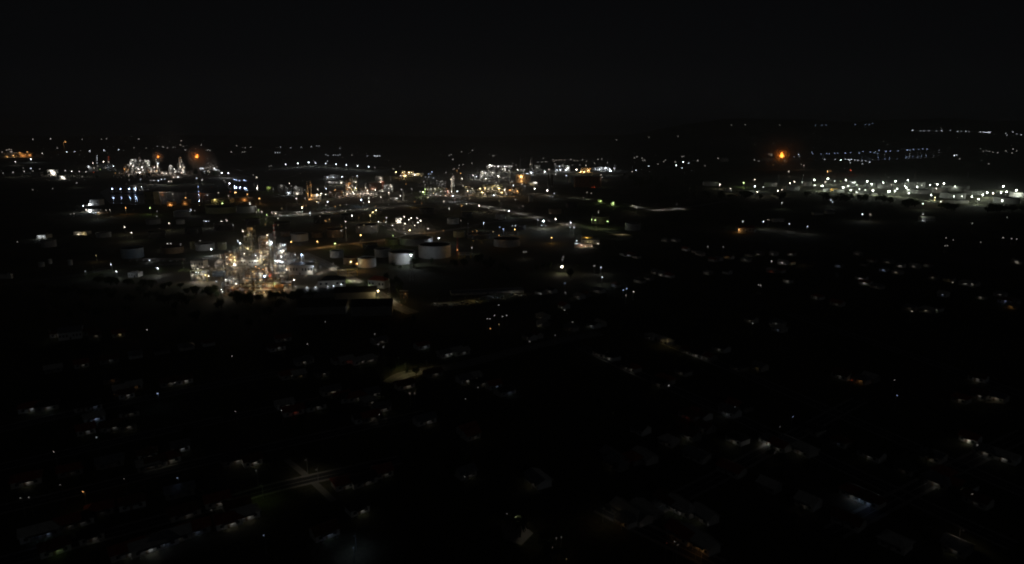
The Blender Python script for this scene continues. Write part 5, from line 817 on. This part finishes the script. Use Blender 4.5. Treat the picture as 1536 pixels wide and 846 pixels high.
# fenced sports court
def fence(pts, label, h=2.4):
    P_ = [at(*q) for q in pts]; o = thing('mesh_fence', label, 'fence', P_[0], 0, None); b = MB(); r = MB()
    for a, c in zip(P_, P_[1:]):
        a, c = a - P_[0], c - P_[0]; n = max(2, int((c - a).length / 3))
        for i in range(n + 1): q = a + (c - a) * i / n; b.rod(q, q + Vector((0, 0, h)), .05, 5)
        for z in (.1, h * .5, h): r.rod(a + Vector((0, 0, z)), c + Vector((0, 0, z)), .035, 4)
    b.build('post', steel, o); r.build('rail', steel, o)
fence([(495, 693), (521, 686), (565, 711), (538, 722), (495, 693)], 'wire fence round a square court beside the straight lane')
fence([(880, 450), (800, 460), (720, 470)], 'long low wire fence along the market street')
# parked cars on the market street
def car(px, py, ang, paintm, word):
    p = at(px, py); o = thing('parked_car', f'{word} car parked along the dim market street', 'car', p, ang, 'cars parked along the market street')
    def body():
        b = MB(); pr = [(-2.1, .35), (2.1, .35), (2.15, .75), (1.2, .88), (.6, 1.42), (-1.0, 1.45), (-1.75, .95), (-2.15, .85)]; n = len(pr)
        b.add([(x, -.85, z) for x, z in pr] + [(x, .85, z) for x, z in pr], [tuple(range(n)), tuple(range(2 * n - 1, n - 1, -1))] + [((i + 1) % n, i, n + i, n + (i + 1) % n) for i in range(n)]); return b.mesh('body', paintm, False)
    link('body', shared(('car', paintm.name), body), o)
    link('windscreen', shared('cw', lambda: MB().add([(.62, -.87, 1.36), (1.12, -.87, .92), (-1.6, -.87, .98), (-.98, -.87, 1.39)], [(0, 1, 2, 3)]).add([(.65, -.7, 1.4), (1.2, -.7, .91), (1.2, .7, .91), (.65, .7, 1.4)], [(0, 1, 2, 3)]).mesh('window', glass, False)), o)
    for x in (-1.3, 1.3):
        for y in (-.8, .8): link('wheel', shared('wh', lambda: MB().rod((0, -.1, .32), (0, .1, .32), .32, 12).mesh('wheel', dark)), o).location = (x, y, 0)
    b = MB(); [b.box(2.12, y, .6, .08, .3, .14) for y in (-.6,)]; b.build('headlight', glass, o, False); b = MB(); b.box(2.12, .6, .6, .08, .3, .14); b.build('headlight', glass, o, False)
for i, (x, y) in enumerate(((652, 457), (660, 460), (668, 458), (676, 461), (684, 458), (694, 455), (702, 456), (722, 449), (733, 449), (743, 447), (752, 448), (768, 443), (776, 444), (784, 444), (660, 464), (715, 454))):
    q = ((whitew, 'white'), (alum, 'silver'), (dark, 'dark'), (bluep, 'bluish'))[i % 4]; car(x, y, aL * .9 + (1.57 if i % 3 == 0 else 0), *q)
for px, py, c, I, l in ((656, 456, 'w', 9, 'first'), (676, 456, 'w', 8, ''), (698, 454, 'y', 12, ''), (712, 452, 'y', 12, ''), (740, 445, 'b', 10, ''), (755, 447, 'w', 10, ''), (771, 441, 'w', 12, ''), (781, 442, 'k', 10, '')):
    hooded(px, py, c, I, f'{CN[c]} hooded lamp over the cars on the dim market street', 5, .3)
s = spot(730, 441, 110, 436, 12, .2); building(s, 'long low market hall behind the parked cars', None, render_, zinc, 'gable', 'market_hall', 11, 'hall')

# ---- trees
def grove(pts, label, group, n, h, wide=(.9, 1.3)):
    Q = nums(pts) if isinstance(pts, str) else pts; rn = random.Random(len(pts) + n)
    for i in range(n):
        k = rn.uniform(0, len(Q) - 1.001); a, b = Q[int(k)], Q[int(k) + 1]; f = k - int(k)
        x, y = a[0] + (b[0] - a[0]) * f + rn.uniform(-4, 4), a[1] + (b[1] - a[1]) * f + rn.uniform(-1, 1) * (a[2] if len(a) > 2 else 2)
        tree(x, y, h * rn.uniform(.7, 1.25), label, group, wide=rn.uniform(*wide))
grove('60 266 2;190 267 1.5;235 266 1.5', 'dark tree on the bank below the far left refinery', 'bank trees below the far left refinery', 14, 6)
grove('283 263 1.5;305 265 1.5;330 266 1', 'dark tree on the knoll below the big left flare', 'knoll trees below the flare', 9, 8)
grove('932 270 6;965 280 12;1010 285 14;1060 290 10', 'dark tree of the black wood right of the refinery', 'trees of the black wood', 36, 9)
grove('1045 297 2;1180 298 3;1290 302 3;1390 312 3;1450 316 3;1536 320 3', 'dark tree in the line below the right tank farm', 'tree line below the right tank farm', 64, 9, (1.5, 2.6))
tree(1381, 309, 18, 'big dark tree standing before the bright tank farm lamps', 'tree line below the right tank farm'); tree(1388, 308, 15, 'second dark tree before the bright tank farm lamps', 'tree line below the right tank farm')
tree(621, 400, 14, 'round dark bush beside the brightest tank lamp', 'trees by the white tanks', wide=1.3); tree(590, 402, 10, 'low dark tree before the big white tank', 'trees by the white tanks'); tree(600, 405, 8, 'small lit shrub before the big white tank', 'trees by the white tanks')
grove('640 398 4;720 398 6;800 410 8;880 415 8', 'dark tree in the black ground below the white tanks', 'trees below the white tanks', 22, 12)
grove('130 424 3;220 430 4;300 440 4;360 449 3;440 449 3;470 444 2', 'dark tree along the front of the near plant', 'trees in front of the near plant', 46, 11, (1.3, 2.1))
grove('60 440 5;180 446 6;300 458 6;430 462 6', 'dark tree in the belt behind the front row of the plant', 'trees behind the plant front row', 30, 12, (1.3, 2.1))
grove('575 425 3;600 432 4;600 440 3', 'dim tree behind the white red roofed house', 'trees by the red roofed house', 6, 12)
grove('60 475 8;200 465 10;320 480 10;470 490 10;640 490 12', 'dark tree in the town green belt', 'trees of the green belt', 24, 15)
grove('120 690 20;360 640 25;620 600 20;700 690 25;640 760 30;860 690 30;900 620 20;1080 690 20;1240 720 20;1180 800 20;1400 790 20;1380 640 20', 'dark garden tree among the near houses', 'garden trees of the town', 34, 22)
for x, y, h in ((765, 800, 34), (772, 792, 30), (780, 806, 30), (822, 842, 34), (834, 850, 36), (920, 712, 20)): tree(x, y, h, 'palm tree by the dim pale plot', 'palms of the pale plot', True)
sheet('plot', [(752, 790), (768, 774), (800, 800), (782, 818), (755, 808)], conc, .05)
grove('600 556 1;584 556 1;640 566 2', 'dark tree beside the pale road bend', 'trees by the pale road bend', 5, 12)

# ---- the night air
hm = bpy.data.materials.new('night_haze'); hm.use_nodes = True; n = hm.node_tree; n.nodes.clear()
o_ = n.nodes.new('ShaderNodeOutputMaterial'); v_ = n.nodes.new('ShaderNodeVolumePrincipled'); v_.inputs['Density'].default_value = SIG; v_.inputs['Color'].default_value = (.98, .99, 1, 1); v_.inputs['Anisotropy'].default_value = .25
n.links.new(v_.outputs[0], o_.inputs['Volume'])
if HAZE:
    b = MB(); b.box(0, 0, -1, 39000, 39000, 345); o = b.build('haze', hm, None, False); tag(o, 'thin dark night haze over the whole plain', 'haze', None, 'stuff')

# ---- thin mist bodies added to put halos round the plant lamps
def mist(px, py, size, dens, label, z=0):
    p = at(px, py); p.z = z; smoke(p, size, dens, label, (.95, .97, .95)).name = 'mist'
mist(1330, 286, (620, 330, 52), .0007, 'thin greyish mist added for lamp halos over the right tank farm')
mist(385, 408, (95, 105, 55), .0016, 'thin mist added for lamp halos over the near plant')
mist(545, 286, (170, 190, 60), .0007, 'thin mist added for lamp halos over the heart of the middle refinery')
mist(720, 276, (270, 300, 70), .0007, 'thin mist added for lamp halos over the white lit part of the refinery')
# ---- labels: whatever is still alike is told apart by its place in its row
ORD = 'first second third fourth fifth sixth seventh eighth ninth tenth eleventh twelfth thirteenth fourteenth fifteenth sixteenth seventeenth eighteenth nineteenth'.split()
TENS = {20: 'twent', 30: 'thirt', 40: 'fort', 50: 'fift', 60: 'sixt', 70: 'sevent', 80: 'eight'}
def ordinal(i):
    if i < 20: return ORD[i - 1]
    t = TENS[i // 10 * 10]; return t + 'ieth' if i % 10 == 0 else t + 'y-' + ORD[i % 10 - 1]
D = {}
for o in TAGGED: D.setdefault(o['label'], []).append(o)
for l, os_ in D.items():
    if len(os_) < 2: continue
    os_.sort(key=lambda o: proj(o.location)[0])
    for i, o in enumerate(os_):
        o['label'] = l + (', ' + ('left one' if i == 0 else 'right one') if len(os_) == 2 else f', {ordinal(i + 1)} from left')
